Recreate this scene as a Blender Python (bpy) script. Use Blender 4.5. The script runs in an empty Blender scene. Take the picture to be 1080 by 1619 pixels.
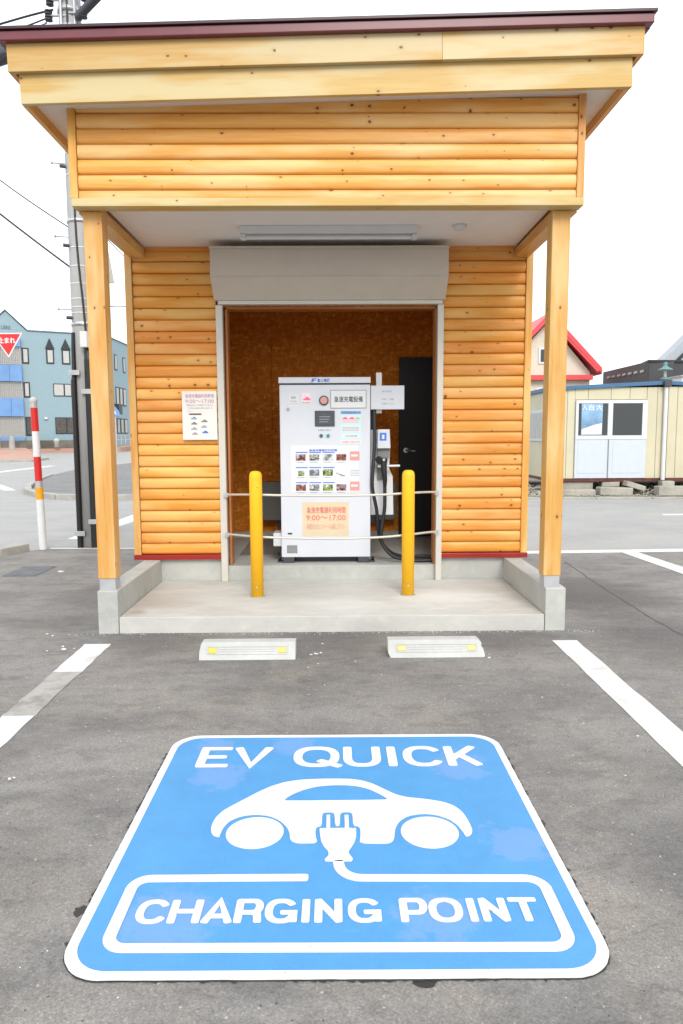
import bpy, bmesh, math, random
import numpy as np
from mathutils import Vector, Matrix, Euler
random.seed(7)
R = math.radians
PI = math.pi
sc = bpy.context.scene
col = sc.collection

# ------------------------------------------------------------------ camera
FPX = 1120.0
cd = bpy.data.cameras.new('camera'); cam = bpy.data.objects.new('camera', cd); col.objects.link(cam)
cd.sensor_fit = 'VERTICAL'; cd.sensor_height = 36.0; cd.lens = FPX/1619*36.0
cd.clip_start = 0.05; cd.clip_end = 3000
cam.location = (0, 0, 1.4)
pitch = math.atan(120.5/FPX)
rot = Matrix.Rotation(R(-0.51), 3, 'Z') @ Matrix.Rotation(PI/2-pitch, 3, 'X') @ Matrix.Rotation(R(-0.29), 3, 'Z')
cam.rotation_euler = rot.to_euler()
sc.camera = cam

# ------------------------------------------------------------------ light
SUN_EL, SUN_AZ = 38, 170          # azimuth measured from +Y towards +X: high, behind the camera and to the right
world = bpy.data.worlds.new('World'); sc.world = world; world.use_nodes = True
wn = world.node_tree.nodes; wl = world.node_tree.links; wn.clear()
wo = wn.new('ShaderNodeOutputWorld'); bg = wn.new('ShaderNodeBackground')
sky = wn.new('ShaderNodeTexSky'); sky.sky_type = 'NISHITA'; sky.sun_disc = False
sky.sun_elevation = R(SUN_EL); sky.sun_rotation = R(SUN_AZ); sky.dust_density = 3.0; sky.air_density = 1.0
tc = wn.new('ShaderNodeTexCoord'); sep = wn.new('ShaderNodeSeparateXYZ'); wl.new(tc.outputs['Generated'], sep.inputs[0])
# overcast layer: even white cloud with a faint soft structure
nz = wn.new('ShaderNodeTexNoise'); nz.inputs['Scale'].default_value = 2.2; nz.inputs['Detail'].default_value = 5
mp = wn.new('ShaderNodeMapping'); mp.inputs['Scale'].default_value = (1, 1, 2.6)
wl.new(tc.outputs['Generated'], mp.inputs[0]); wl.new(mp.outputs[0], nz.inputs['Vector'])
rp = wn.new('ShaderNodeValToRGB'); rp.color_ramp.elements[0].position = .3; rp.color_ramp.elements[1].position = .7
rp.color_ramp.elements[0].color = (10.4, 11.2, 12.2, 1); rp.color_ramp.elements[1].color = (12.6, 12.9, 13.1, 1)
wl.new(nz.outputs['Fac'], rp.inputs[0])
mx = wn.new('ShaderNodeMix'); mx.data_type = 'RGBA'; mx.inputs[0].default_value = 0.9
wl.new(sky.outputs[0], mx.inputs[6]); wl.new(rp.outputs[0], mx.inputs[7])
wl.new(mx.outputs[2], bg.inputs['Color']); bg.inputs['Strength'].default_value = 0.09
wl.new(bg.outputs[0], wo.inputs[0])
sd = bpy.data.lights.new('sun', 'SUN'); sd.energy = 1.5; sd.angle = R(25); sd.color = (1, .96, .9)
so = bpy.data.objects.new('sun', sd); col.objects.link(so)
dv = Vector((math.sin(R(SUN_AZ))*math.cos(R(SUN_EL)), math.cos(R(SUN_AZ))*math.cos(R(SUN_EL)), math.sin(R(SUN_EL))))
so.rotation_euler = dv.to_track_quat('Z', 'Y').to_euler(); so.location = (3, -6, 12)
sc.view_settings.view_transform = 'Standard'; sc.view_settings.look = 'None'
sc.view_settings.exposure = 0.68; sc.view_settings.gamma = 1; sc.view_settings.use_curve_mapping = False

# ------------------------------------------------------------------ materials
def srgb(r, g, b):
    f = lambda c: (c/255/12.92) if c/255 <= .04045 else ((c/255+.055)/1.055)**2.4
    return (f(r), f(g), f(b), 1)
class NT:
    def __init__(s, name):
        s.m = bpy.data.materials.new(name); s.m.use_nodes = True
        s.n = s.m.node_tree.nodes; s.l = s.m.node_tree.links
        s.b = s.n['Principled BSDF']; s.tc = s.n.new('ShaderNodeTexCoord')
    def add(s, t, **k):
        n = s.n.new(t)
        for a, v in k.items(): setattr(n, a, v)
        return n
    def link(s, a, b): s.l.new(a, b)
    def mapped(s, scale, rand=False, src='Object'):
        m = s.add('ShaderNodeMapping'); m.inputs['Scale'].default_value = scale
        s.link(s.tc.outputs[src], m.inputs[0])
        if rand:
            oi = s.add('ShaderNodeObjectInfo'); mul = s.add('ShaderNodeMath', operation='MULTIPLY'); mul.inputs[1].default_value = 97.0
            s.link(oi.outputs['Random'], mul.inputs[0])
            cx = s.add('ShaderNodeCombineXYZ')
            for i in range(3): s.link(mul.outputs[0], cx.inputs[i])
            s.link(cx.outputs[0], m.inputs['Location'])
        return m.outputs[0]
    def noise(s, vec, scale=5, detail=4, rough=.55, dist=0):
        n = s.add('ShaderNodeTexNoise'); n.inputs['Scale'].default_value = scale; n.inputs['Detail'].default_value = detail
        n.inputs['Roughness'].default_value = rough; n.inputs['Distortion'].default_value = dist
        s.link(vec, n.inputs['Vector']); return n.outputs['Fac']
    def ramp(s, fac, stops):
        r = s.add('ShaderNodeValToRGB'); e = r.color_ramp.elements
        e[0].position, e[0].color = stops[0]; e[1].position, e[1].color = stops[-1]
        for p, c in stops[1:-1]: x = e.new(p); x.color = c
        s.link(fac, r.inputs[0]); return r.outputs[0]
    def mix(s, fac, a, b, mode='MIX'):
        n = s.add('ShaderNodeMix', data_type='RGBA', blend_type=mode)
        if isinstance(fac, (int, float)): n.inputs[0].default_value = fac
        else: s.link(fac, n.inputs[0])
        for v, i in ((a, 6), (b, 7)):
            if isinstance(v, tuple): n.inputs[i].default_value = v
            else: s.link(v, n.inputs[i])
        return n.outputs[2]
    def math(s, op, a, b=None):
        n = s.add('ShaderNodeMath', operation=op)
        for v, i in ((a, 0), (b, 1)):
            if v is None: continue
            if isinstance(v, (int, float)): n.inputs[i].default_value = v
            else: s.link(v, n.inputs[i])
        return n.outputs[0]
    def bump(s, h, strength=.3, dist=.002):
        n = s.add('ShaderNodeBump'); n.inputs['Strength'].default_value = strength; n.inputs['Distance'].default_value = dist
        s.link(h, n.inputs['Height']); s.link(n.outputs[0], s.b.inputs['Normal'])
    def color(s, c):
        if isinstance(c, tuple): s.b.inputs['Base Color'].default_value = c
        else: s.link(c, s.b.inputs['Base Color'])
    def rough(s, v):
        if isinstance(v, (int, float)): s.b.inputs['Roughness'].default_value = v
        else: s.link(v, s.b.inputs['Roughness'])
G = lambda v: (v, v, v, 1)

def paint(name, c, rough=.45, var=.08, metallic=0, scale=6, bump=0.0):
    t = NT(name); v = t.mapped((1, 1, 1)); n = t.noise(v, scale, 5)
    dark = tuple(x*(1-var*2) for x in c[:3])+(1,)
    t.color(t.mix(t.ramp(n, [(.3, G(0)), (.7, G(1))]), dark, c)); t.rough(rough); t.b.inputs['Metallic'].default_value = metallic
    if bump: t.bump(t.noise(v, scale*12, 3), bump, .001)
    return t.m

def wood(name, base, deep, pale, knots=1.0, rough=.42):
    t = NT(name)
    v = t.mapped((1, 1, 1), True)
    g = t.mapped((1.1, 26, 26), True)
    n1 = t.noise(g, 1.6, 5, .6, .6)
    broad = t.noise(t.mapped((.9, 5, 5), True), 1.3, 3)
    c = t.mix(t.ramp(n1, [(.32, G(0)), (.68, G(1))]), deep, base)
    c = t.mix(t.ramp(broad, [(.44, G(0)), (.62, G(1))]), c, pale)
    oi = t.add('ShaderNodeObjectInfo')
    hv = t.add('ShaderNodeHueSaturation')
    mr = t.add('ShaderNodeMapRange'); mr.inputs[3].default_value = .90; mr.inputs[4].default_value = 1.05
    t.link(oi.outputs['Random'], mr.inputs[0]); t.link(mr.outputs[0], hv.inputs['Value'])
    mh = t.add('ShaderNodeMapRange'); mh.inputs[3].default_value = .492; mh.inputs[4].default_value = .504
    m7 = t.math('FRACT', t.math('MULTIPLY', oi.outputs['Random'], 7.31)); t.link(m7, mh.inputs[0]); t.link(mh.outputs[0], hv.inputs['Hue'])
    t.link(c, hv.inputs['Color']); c = hv.outputs[0]
    # knots
    sx = t.add('ShaderNodeSeparateXYZ'); t.link(t.tc.outputs['Object'], sx.inputs[0])
    off = t.math('MULTIPLY', oi.outputs['Random'], 61.0)
    kx = t.math('ADD', t.math('MULTIPLY', sx.outputs[0], 9.0), off)
    ky = t.math('ADD', t.math('MULTIPLY', t.math('ADD', sx.outputs[1], sx.outputs[2]), 13.0), off)
    cv = t.add('ShaderNodeCombineXYZ'); t.link(kx, cv.inputs[0]); t.link(ky, cv.inputs[1])
    vo = t.add('ShaderNodeTexVoronoi', feature='F1', voronoi_dimensions='2D'); vo.inputs['Scale'].default_value = 1.0; t.link(cv.outputs[0], vo.inputs['Vector'])
    sel = t.add('ShaderNodeSeparateColor'); t.link(vo.outputs['Color'], sel.inputs[0])
    on = t.math('GREATER_THAN', sel.outputs[0], 1-.20*knots)
    rad = t.math('MULTIPLY', t.math('ADD', sel.outputs[1], .30), .105)
    wob = t.math('ADD', vo.outputs['Distance'], t.math('MULTIPLY', t.math('SUBTRACT', t.noise(v, 45, 2), .5), .07))
    d = t.math('DIVIDE', wob, rad)
    core = t.ramp(d, [(0, G(1)), (.55, G(1)), (.8, G(.5)), (1, G(0))])
    halo = t.ramp(t.math('MULTIPLY', d, .38), [(0, G(1)), (.3, G(.6)), (1, G(0))])
    c = t.mix(t.math('MULTIPLY', t.math('MULTIPLY', halo, on), .45), c, (deep[0]*.75, deep[1]*.6, deep[2]*.5, 1))
    c = t.mix(t.math('MULTIPLY', t.math('MULTIPLY', core, on), .88), c, (.10, .045, .015, 1))
    t.color(c); t.rough(rough)
    t.b.inputs['Coat Weight'].default_value = .06; t.b.inputs['Coat Roughness'].default_value = .35; t.b.inputs['Specular IOR Level'].default_value = .3
    t.bump(n1, .12, .001)
    return t.m

M = {}
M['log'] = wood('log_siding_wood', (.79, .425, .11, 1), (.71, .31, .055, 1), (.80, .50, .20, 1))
M['log_shaded'] = wood('log_siding_wood_shaded', (.79, .365, .072, 1), (.70, .26, .033, 1), (.80, .44, .13, 1))  # same siding wood, with the porch shade put into a deeper orange
M['trim'] = wood('trim_wood', (.70, .37, .095, 1), (.60, .26, .045, 1), (.74, .45, .16, 1), .6)
M['fascia'] = wood('fascia_wood', (.56, .385, .14, 1), (.51, .305, .085, 1), (.56, .45, .24, 1), .4)
M['post'] = wood('post_wood', (.64, .385, .115, 1), (.56, .285, .06, 1), (.67, .46, .19, 1), .5)

def osb():
    t = NT('oriented_strand_board'); v = t.mapped((1, 1, 1))
    out = None
    for k, (a, s) in enumerate((((14, 8, 52), 0), ((52, 8, 16), 3.1), ((30, 8, 36), 7.7))):
        vo = t.add('ShaderNodeTexVoronoi', feature='F1'); vo.inputs['Scale'].default_value = 1; vo.inputs['Randomness'].default_value = 1
        mpn = t.add('ShaderNodeMapping'); mpn.inputs['Scale'].default_value = a; mpn.inputs['Location'].default_value = (s, s, s); mpn.inputs['Rotation'].default_value = (0, .5*k, 0)
        t.link(t.tc.outputs['Object'], mpn.inputs[0]); t.link(mpn.outputs[0], vo.inputs['Vector'])
        sc_ = t.add('ShaderNodeSeparateColor'); t.link(vo.outputs['Color'], sc_.inputs[0])
        f = sc_.outputs[0]
        out = f if out is None else t.math('ADD', t.math('MULTIPLY', out, .55), t.math('MULTIPLY', f, .45))
    c = t.ramp(out, [(.2, (.52, .145, .010, 1)), (.5, (.64, .19, .012, 1)), (.7, (.70, .24, .022, 1)), (.88, (.80, .38, .07, 1))])
    t.color(c); t.rough(.65); t.b.inputs['Specular IOR Level'].default_value = .15; t.bump(out, .2, .001); return t.m
M['osb'] = osb()
M['jamb'] = wood('jamb_wood', (.42, .16, .035, 1), (.34, .11, .02, 1), (.46, .20, .06, 1), .3)

def concrete(name, c, stain=.35, scale=1.0, sc2=(1, 1, 1), spots=()):
    t = NT(name); v = t.mapped(sc2)
    a = t.noise(v, 2.2*scale, 6, .65); b = t.noise(v, 14*scale, 5, .6); f = t.noise(v, 160, 2)
    k = t.mix(t.ramp(a, [(.3, G(0)), (.7, G(1))]), tuple(x*(1-stain) for x in c[:3])+(1,), c)
    k = t.mix(t.math('MULTIPLY', t.ramp(b, [(.5, G(0)), (.75, G(1))]), .35), k, tuple(min(1, x*1.15) for x in c[:3])+(1,))
    vo = t.add('ShaderNodeTexVoronoi'); vo.inputs['Scale'].default_value = 38; t.link(v, vo.inputs['Vector'])
    pin = t.ramp(vo.outputs['Distance'], [(.06, G(1)), (.13, G(0))])
    k = t.mix(t.math('MULTIPLY', pin, .35), k, tuple(x*.5 for x in c[:3])+(1,))
    for (sx_, sy_, r_, k_, sc_) in spots:
        g = t.add('ShaderNodeVectorMath', operation='DISTANCE'); g.inputs[1].default_value = (sx_, sy_, .1); t.link(t.tc.outputs['Object'], g.inputs[0])
        wob = t.math('ADD', g.outputs['Value'], t.math('MULTIPLY', t.math('SUBTRACT', t.noise(t.mapped((1, 3, 1)), 4, 8, .8), .5), 2.2*r_))
        k = t.mix(t.math('MULTIPLY', t.ramp(wob, [(r_*.3, G(1)), (r_, G(0))]), k_), k, sc_)
    t.color(k); t.rough(.85); t.bump(t.math('ADD', f, b), .35, .002); return t.m
M['concrete'] = concrete('cast_concrete', (.48, .485, .45, 1), .28)
M['slab'] = concrete('slab_concrete', (.56, .55, .51, 1), .28, 1.0, (.6, 1.5, 1), ((-1.3, -1.0, .35, .6, (.36, .31, .26, 1)), (-1.42, -1.3, .12, .7, (.30, .25, .20, 1)), (-.3, -.6, .5, .35, (.42, .41, .38, 1)), (.9, -.9, .5, .5, (.70, .70, .67, 1)), (1.1, -.5, .3, .4, (.46, .45, .42, 1)), (.1, -1.1, .4, .3, (.68, .68, .65, 1))))
M['white_concrete'] = concrete('pale_concrete', (.52, .525, .50, 1), .25)
M['kerb_stone'] = concrete('kerb_concrete', (.40, .39, .35, 1), .35)
M['rubble'] = concrete('rubble_concrete', (.42, .40, .34, 1), .4)
M['pole_concrete'] = concrete('pole_concrete', (.40, .405, .40, 1), .15, 1, (2, 2, .5))

def asphalt(name, dark, lite, agg=1.0, stains=True):
    t = NT(name); v = t.mapped((1, 1, 1))
    a = t.noise(t.mapped((.8, 1.5, 1)), .9, 8, .66, .4)
    b = t.noise(t.mapped((1, 1.9, 1)), 4.2, 8, .72, .3)
    f = t.noise(v, 130, 3, .7); f2 = t.noise(v, 480, 2, .6)
    c = t.mix(t.ramp(a, [(.38, G(0)), (.58, G(1))]), dark, lite)
    warm = (lite[0]*1.12, lite[1]*1.06, lite[2]*.96, 1)
    c = t.mix(t.math('MULTIPLY', t.ramp(t.noise(v, 1.7, 7, .65, .5), [(.48, G(0)), (.64, G(1))]), .6), c, warm)
    c = t.mix(t.math('MULTIPLY', t.ramp(b, [(.50, G(0)), (.62, G(1))]), .42*agg), c, tuple(x*.62 for x in dark[:3])+(1,))
    c = t.mix(t.math('MULTIPLY', t.ramp(t.noise(v, 11, 8, .75), [(.52, G(0)), (.72, G(1))]), .40*agg), c, tuple(x*1.3 for x in lite[:3])+(1,))
    for (sx_, sy_, r_, k_) in (stains if isinstance(stains, tuple) else ()):
        g = t.add('ShaderNodeVectorMath', operation='DISTANCE'); g.inputs[1].default_value = (sx_, sy_, 0); t.link(v, g.inputs[0])
        wob = t.math('ADD', g.outputs['Value'], t.math('MULTIPLY', t.math('SUBTRACT', t.noise(t.mapped((1, 2.2, 1)), 3.2, 8, .75), .5), 1.5*r_))
        c = t.mix(t.math('MULTIPLY', t.ramp(wob, [(r_*.45, G(1)), (r_*1.05, G(0))]), k_), c, (dark[0]*.58, dark[1]*.56, dark[2]*.56, 1))
    sp = t.ramp(f, [(.3, G(.82)), (.5, G(1)), (.72, G(1.2))])
    c = t.mix(1.0, c, sp, 'MULTIPLY')
    vg = t.add('ShaderNodeTexVoronoi', voronoi_dimensions='2D'); vg.inputs['Scale'].default_value = 230; t.link(v, vg.inputs['Vector'])
    sg = t.add('ShaderNodeSeparateColor'); t.link(vg.outputs['Color'], sg.inputs[0])
    c = t.mix(1.0, c, t.ramp(sg.outputs[0], [(0, G(.78)), (.5, G(1)), (.9, G(1.08)), (1, G(1.38))]), 'MULTIPLY')
    vo = t.add('ShaderNodeTexVoronoi', voronoi_dimensions='2D'); vo.inputs['Scale'].default_value = 26; t.link(v, vo.inputs['Vector'])
    s3 = t.add('ShaderNodeSeparateColor'); t.link(vo.outputs['Color'], s3.inputs[0])
    rr = t.math('DIVIDE', vo.outputs['Distance'], t.math('ADD', t.math('MULTIPLY', s3.outputs[1], .10), .03))
    chip = t.math('MULTIPLY', t.ramp(rr, [(.7, G(1)), (1.0, G(0))]), t.math('GREATER_THAN', s3.outputs[0], .90))
    c = t.mix(t.math('MULTIPLY', chip, .7*agg), c, (.46, .44, .40, 1))
    pit = t.math('MULTIPLY', t.ramp(rr, [(.8, G(1)), (1.1, G(0))]), t.math('LESS_THAN', s3.outputs[0], .12))
    c = t.mix(t.math('MULTIPLY', pit, .7*agg), c, (.04, .037, .034, 1))
    # fine cracks
    cr = t.add('ShaderNodeTexVoronoi', feature='DISTANCE_TO_EDGE'); cr.inputs['Scale'].default_value = 1.1
    wv = t.add('ShaderNodeVectorMath', operation='ADD'); nn = t.add('ShaderNodeTexNoise'); nn.inputs['Scale'].default_value = 3; nn.inputs['Detail'].default_value = 6
    t.link(v, nn.inputs['Vector']); t.link(v, wv.inputs[0]); t.link(nn.outputs['Color'], wv.inputs[1]); t.link(wv.outputs[0], cr.inputs['Vector'])
    ck = t.math('MULTIPLY', t.ramp(cr.outputs['Distance'], [(.0, G(1)), (.006, G(0))]), t.ramp(t.noise(v, 1.3, 2), [(.52, G(0)), (.6, G(1))]))
    if stains: c = t.mix(t.math('MULTIPLY', ck, .35), c, tuple(x*.4 for x in dark[:3])+(1,))
    t.color(c); t.rough(.82)
    t.bump(t.math('ADD', t.math('MULTIPLY', f2, .6), f), .55, .003); return t.m
M['lot'] = asphalt('parking_lot_asphalt', (.146, .139, .133, 1), (.222, .211, .199, 1), 1.0, ((2.25, 6.2, .8, .75), (2.3, 4.7, .7, .6), (1.2, 4.75, .4, .5), (0.0, 4.8, .5, .55), (-1.2, 4.8, .45, .55), (-2.1, 6.1, .5, .5), (-1.9, 3.0, .55, .4), (1.35, 2.2, .5, .4), (-1.15, 2.2, .4, .3)))
M['road'] = asphalt('road_asphalt', (.29, .287, .28, 1), (.325, .32, .312, 1), .12, False)
M['patch'] = asphalt('dark_asphalt', (.14, .14, .14, 1), (.19, .19, .19, 1), .5)
M['dirt'] = asphalt('dirt_gravel', (.17, .155, .12, 1), (.28, .26, .20, 1), 1.0, False)

def marking(name, c, wear=.0, under=(.22, .205, .19, 1), dots=True, stain=None):
    t = NT(name); v = t.mapped((1, 1, 1))
    a = t.noise(v, 6, 6, .7)
    k = t.mix(t.ramp(a, [(.35, G(0)), (.65, G(1))]), tuple(x*.9 for x in c[:3])+(1,), c)
    if stain:
        for (sx, sy, r) in stain:
            g = t.add('ShaderNodeVectorMath', operation='DISTANCE'); g.inputs[1].default_value = (sx, sy, 0); t.link(v, g.inputs[0])
            wob = t.math('ADD', g.outputs['Value'], t.math('MULTIPLY', t.math('SUBTRACT', t.noise(v, 11, 7, .7), .5), .34))
            k = t.mix(t.math('MULTIPLY', t.ramp(wob, [(r*.7, G(1)), (r*1.0, G(0))]), .5), k, (.17, .29, .57, 1))
    if dots:
        vo = t.add('ShaderNodeTexVoronoi', voronoi_dimensions='2D'); vo.inputs['Scale'].default_value = 15; t.link(v, vo.inputs['Vector'])
        s3 = t.add('ShaderNodeSeparateColor'); t.link(vo.outputs['Color'], s3.inputs[0])
        d = t.math('MULTIPLY', t.ramp(vo.outputs['Distance'], [(.035, G(1)), (.06, G(0))]), t.math('GREATER_THAN', s3.outputs[0], .80))
        k = t.mix(t.math('MULTIPLY', d, .6), k, (.22, .2, .18, 1))
    gr = t.ramp(t.noise(v, 210, 3, .8), [(.3, G(.90)), (.5, G(1)), (.7, G(1.06))]); k = t.mix(1.0, k, gr, 'MULTIPLY')
    dk = t.ramp(t.noise(t.mapped((14, 1.6, 1)), 4, 5, .8), [(.66, G(0)), (.74, G(1))]); k = t.mix(t.math('MULTIPLY', dk, .22), k, tuple(x*.55 for x in c[:3])+(1,))
    scr = t.ramp(t.noise(t.mapped((3, 14, 1)), 5, 4, .8), [(.62, G(0)), (.74, G(1))])
    k = t.mix(t.math('MULTIPLY', scr, .25), k, tuple(min(.85, x*1.25+.12) for x in c[:3])+(1,))
    if wear:
        w = t.ramp(t.noise(v, 5.5, 8, .75), [(.62-wear, G(1)), (.72-wear*.5, G(0))])
        w = t.ramp(t.noise(v, 3.5, 9, .8), [(.5-.01, G(0)), (.5+.12, G(1))])
        k = t.mix(t.math('MULTIPLY', w, wear), k, under)
    t.color(k); t.rough(.55); t.bump(t.noise(v, 120, 3), .3, .001); return t.m
M['white_mark'] = marking('white_thermoplastic', (.69, .69, .685, 1))
M['blue_mark'] = marking('blue_thermoplastic', (.068, .27, .55, 1), stain=[(-.49, 2.80, .12), (.52, 2.87, .13), (-.48, 1.93, .16), (.28, 1.92, .13), (.62, 2.3, .12), (-.2, 3.08, .1), (-.55, 3.08, .08)])
M['line'] = marking('line_paint', (.66, .66, .645, 1), .3)
M['worn_line'] = marking('worn_line_paint', (.36, .34, .31, 1), .9, (.19, .175, .16, 1))
M['tar'] = paint('bitumen_primer', (.03, .027, .026, 1), .5, .2)

M['white'] = paint('white_enamel', (.60, .625, .67, 1), .3, .02)
M['white_plain'] = paint('white_plastic', (.66, .67, .68, 1), .45, .03)
M['ceiling'] = paint('white_soffit_board', (.80, .77, .74, 1), .75, .02)
M['beige_metal'] = paint('beige_shutter_metal', (.58, .52, .44, 1), .42, .03, 0)
M['rail_metal'] = paint('pale_aluminium', (.60, .57, .50, 1), .4, .04, .2)
M['maroon'] = paint('maroon_roof_metal', (.16, .035, .045, 1), .32, .08)
M['maroon_dark'] = paint('dark_maroon_metal', (.035, .008, .012, 1), .4, .1)
M['red_flash'] = paint('red_flashing', (.32, .012, .008, 1), .35, .08)
M['yellow'] = paint('yellow_bollard_paint', (.95, .50, .008, 1), .6, .05, 0, 14)
M['steel'] = paint('stainless_steel', (.62, .62, .62, 1), .3, .05, .85)
M['galv'] = paint('galvanised_steel', (.50, .51, .52, 1), .45, .12, .4)
M['black'] = paint('black_plastic', (.012, .012, .014, 1), .4, .1)
M['rubber'] = paint('black_cable_rubber', (.018, .018, .02, 1), .5, .1)
M['dark_grey'] = paint('dark_grey_steel', (.055, .06, .075, 1), .45, .08)
M['mid_grey'] = paint('mid_grey_enamel', (.20, .20, .19, 1), .5, .05)
M['black_door'] = paint('black_steel_door', (.012, .011, .011, 1), .5, .1)
M['screen'] = paint('grey_screen', (.075, .09, .10, 1), .18, .2)
M['teal_dot'] = paint('teal_button', (.03, .28, .22, 1), .3, .05)
M['navy_dot'] = paint('dark_teal_button', (.02, .12, .15, 1), .3, .05)
M['pink_lens'] = paint('salmon_push_button', (.62, .30, .24, 1), .35, .05)
M['ink'] = paint('dark_print', (.03, .03, .035, 1), .5, 0)
M['ink_grey'] = paint('grey_print', (.32, .33, .36, 1), .5, 0)
M['ink_red'] = paint('red_print', (.68, .12, .10, 1), .5, 0)
M['ink_pale_red'] = paint('pale_red_print', (.72, .28, .25, 1), .5, 0)
M['ink_mauve'] = paint('mauve_print', (.50, .25, .38, 1), .5, 0)
M['ink_blue'] = paint('blue_print', (.05, .16, .62, 1), .5, 0)
M['ink_pink'] = paint('pink_print', (.85, .12, .32, 1), .5, 0)
M['ink_green'] = paint('green_print', (.22, .62, .25, 1), .5, 0)
M['cyan_card'] = paint('pale_cyan_card', (.50, .76, .80, 1), .5, .02)
M['pink_card'] = paint('pale_pink_card', (.80, .66, .68, 1), .5, .02)
M['white_card'] = paint('white_card', (.67, .68, .70, 1), .5, .02)
M['cream_card'] = paint('cream_card', (.64, .53, .36, 1), .5, .02)
M['laminate'] = paint('laminated_paper', (.74, .71, .66, 1), .25, .03)
M['reflector'] = paint('yellow_reflector', (.88, .58, .02, 1), .25, .1)
M['teal_wall'] = paint('teal_cladding', (.24, .345, .385, 1), .6, .04)
M['teal_trim'] = paint('dark_teal_trim', (.09, .16, .18, 1), .6, .05)
M['blue_panel'] = paint('blue_balcony_panel', (.15, .31, .60, 1), .5, .14, 0, .7)
M['lattice'] = paint('grey_lattice', (.42, .42, .40, 1), .6, .05)
M['dark_frame'] = paint('dark_window_frame', (.018, .022, .028, 1), .5, .1)
M['curtain'] = paint('pale_curtain', (.46, .455, .43, 1), .6, .06)
M['dim_room'] = paint('dim_interior', (.10, .09, .08, 1), .5, .3)
M['cream_wall'] = paint('cream_cabin_panel', (.58, .54, .38, 1), .5, .07, 0, 1.2)
M['blue_roof'] = paint('blue_roof_edge', (.05, .14, .27, 1), .5, .08)
M['door_white'] = paint('pale_door_panel', (.53, .58, .64, 1), .45, .02)
M['rust'] = paint('red_oxide_steel', (.16, .04, .03, 1), .7, .3)
M['house_wall'] = paint('cream_house_wall', (.62, .56, .46, 1), .7, .04)
M['house_red'] = paint('red_house_roof', (.66, .06, .07, 1), .45, .08)
M['charcoal'] = paint('charcoal_cladding', (.055, .055, .06, 1), .6, .12, 0, .5)
M['grey_roof'] = paint('grey_metal_roof', (.36, .39, .43, 1), .5, .06)
M['green_lamp'] = paint('verdigris_lamp', (.12, .26, .24, 1), .5, .1)
M['brick'] = paint('terracotta_paving', (.46, .27, .20, 1), .85, .1, 0, .6)
M['planter'] = paint('brown_boundary_wall', (.17, .155, .13, 1), .85, .35, 0, .8)
M['sign_red'] = paint('red_sign_face', (.66, .015, .015, 1), .4, .04)
M['red_band'] = paint('red_band', (.60, .015, .015, 1), .4, .06)
M['orange_band'] = paint('orange_band', (.80, .35, .01, 1), .4, .06)
M['sky_print'] = paint('pale_blue_poster', (.30, .52, .78, 1), .3, .35, 0, 2.2)
M['grate'] = paint('galvanised_grate', (.19, .20, .21, 1), .6, .2, .2)
M['chip'] = paint('white_paint_chip', (.70, .70, .68, 1), .7, .05)
t = NT('window_glass'); t.color((.05, .055, .055, 1)); t.rough(.06); t.b.inputs['Specular IOR Level'].default_value = .35; M['glass'] = t.m

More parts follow.
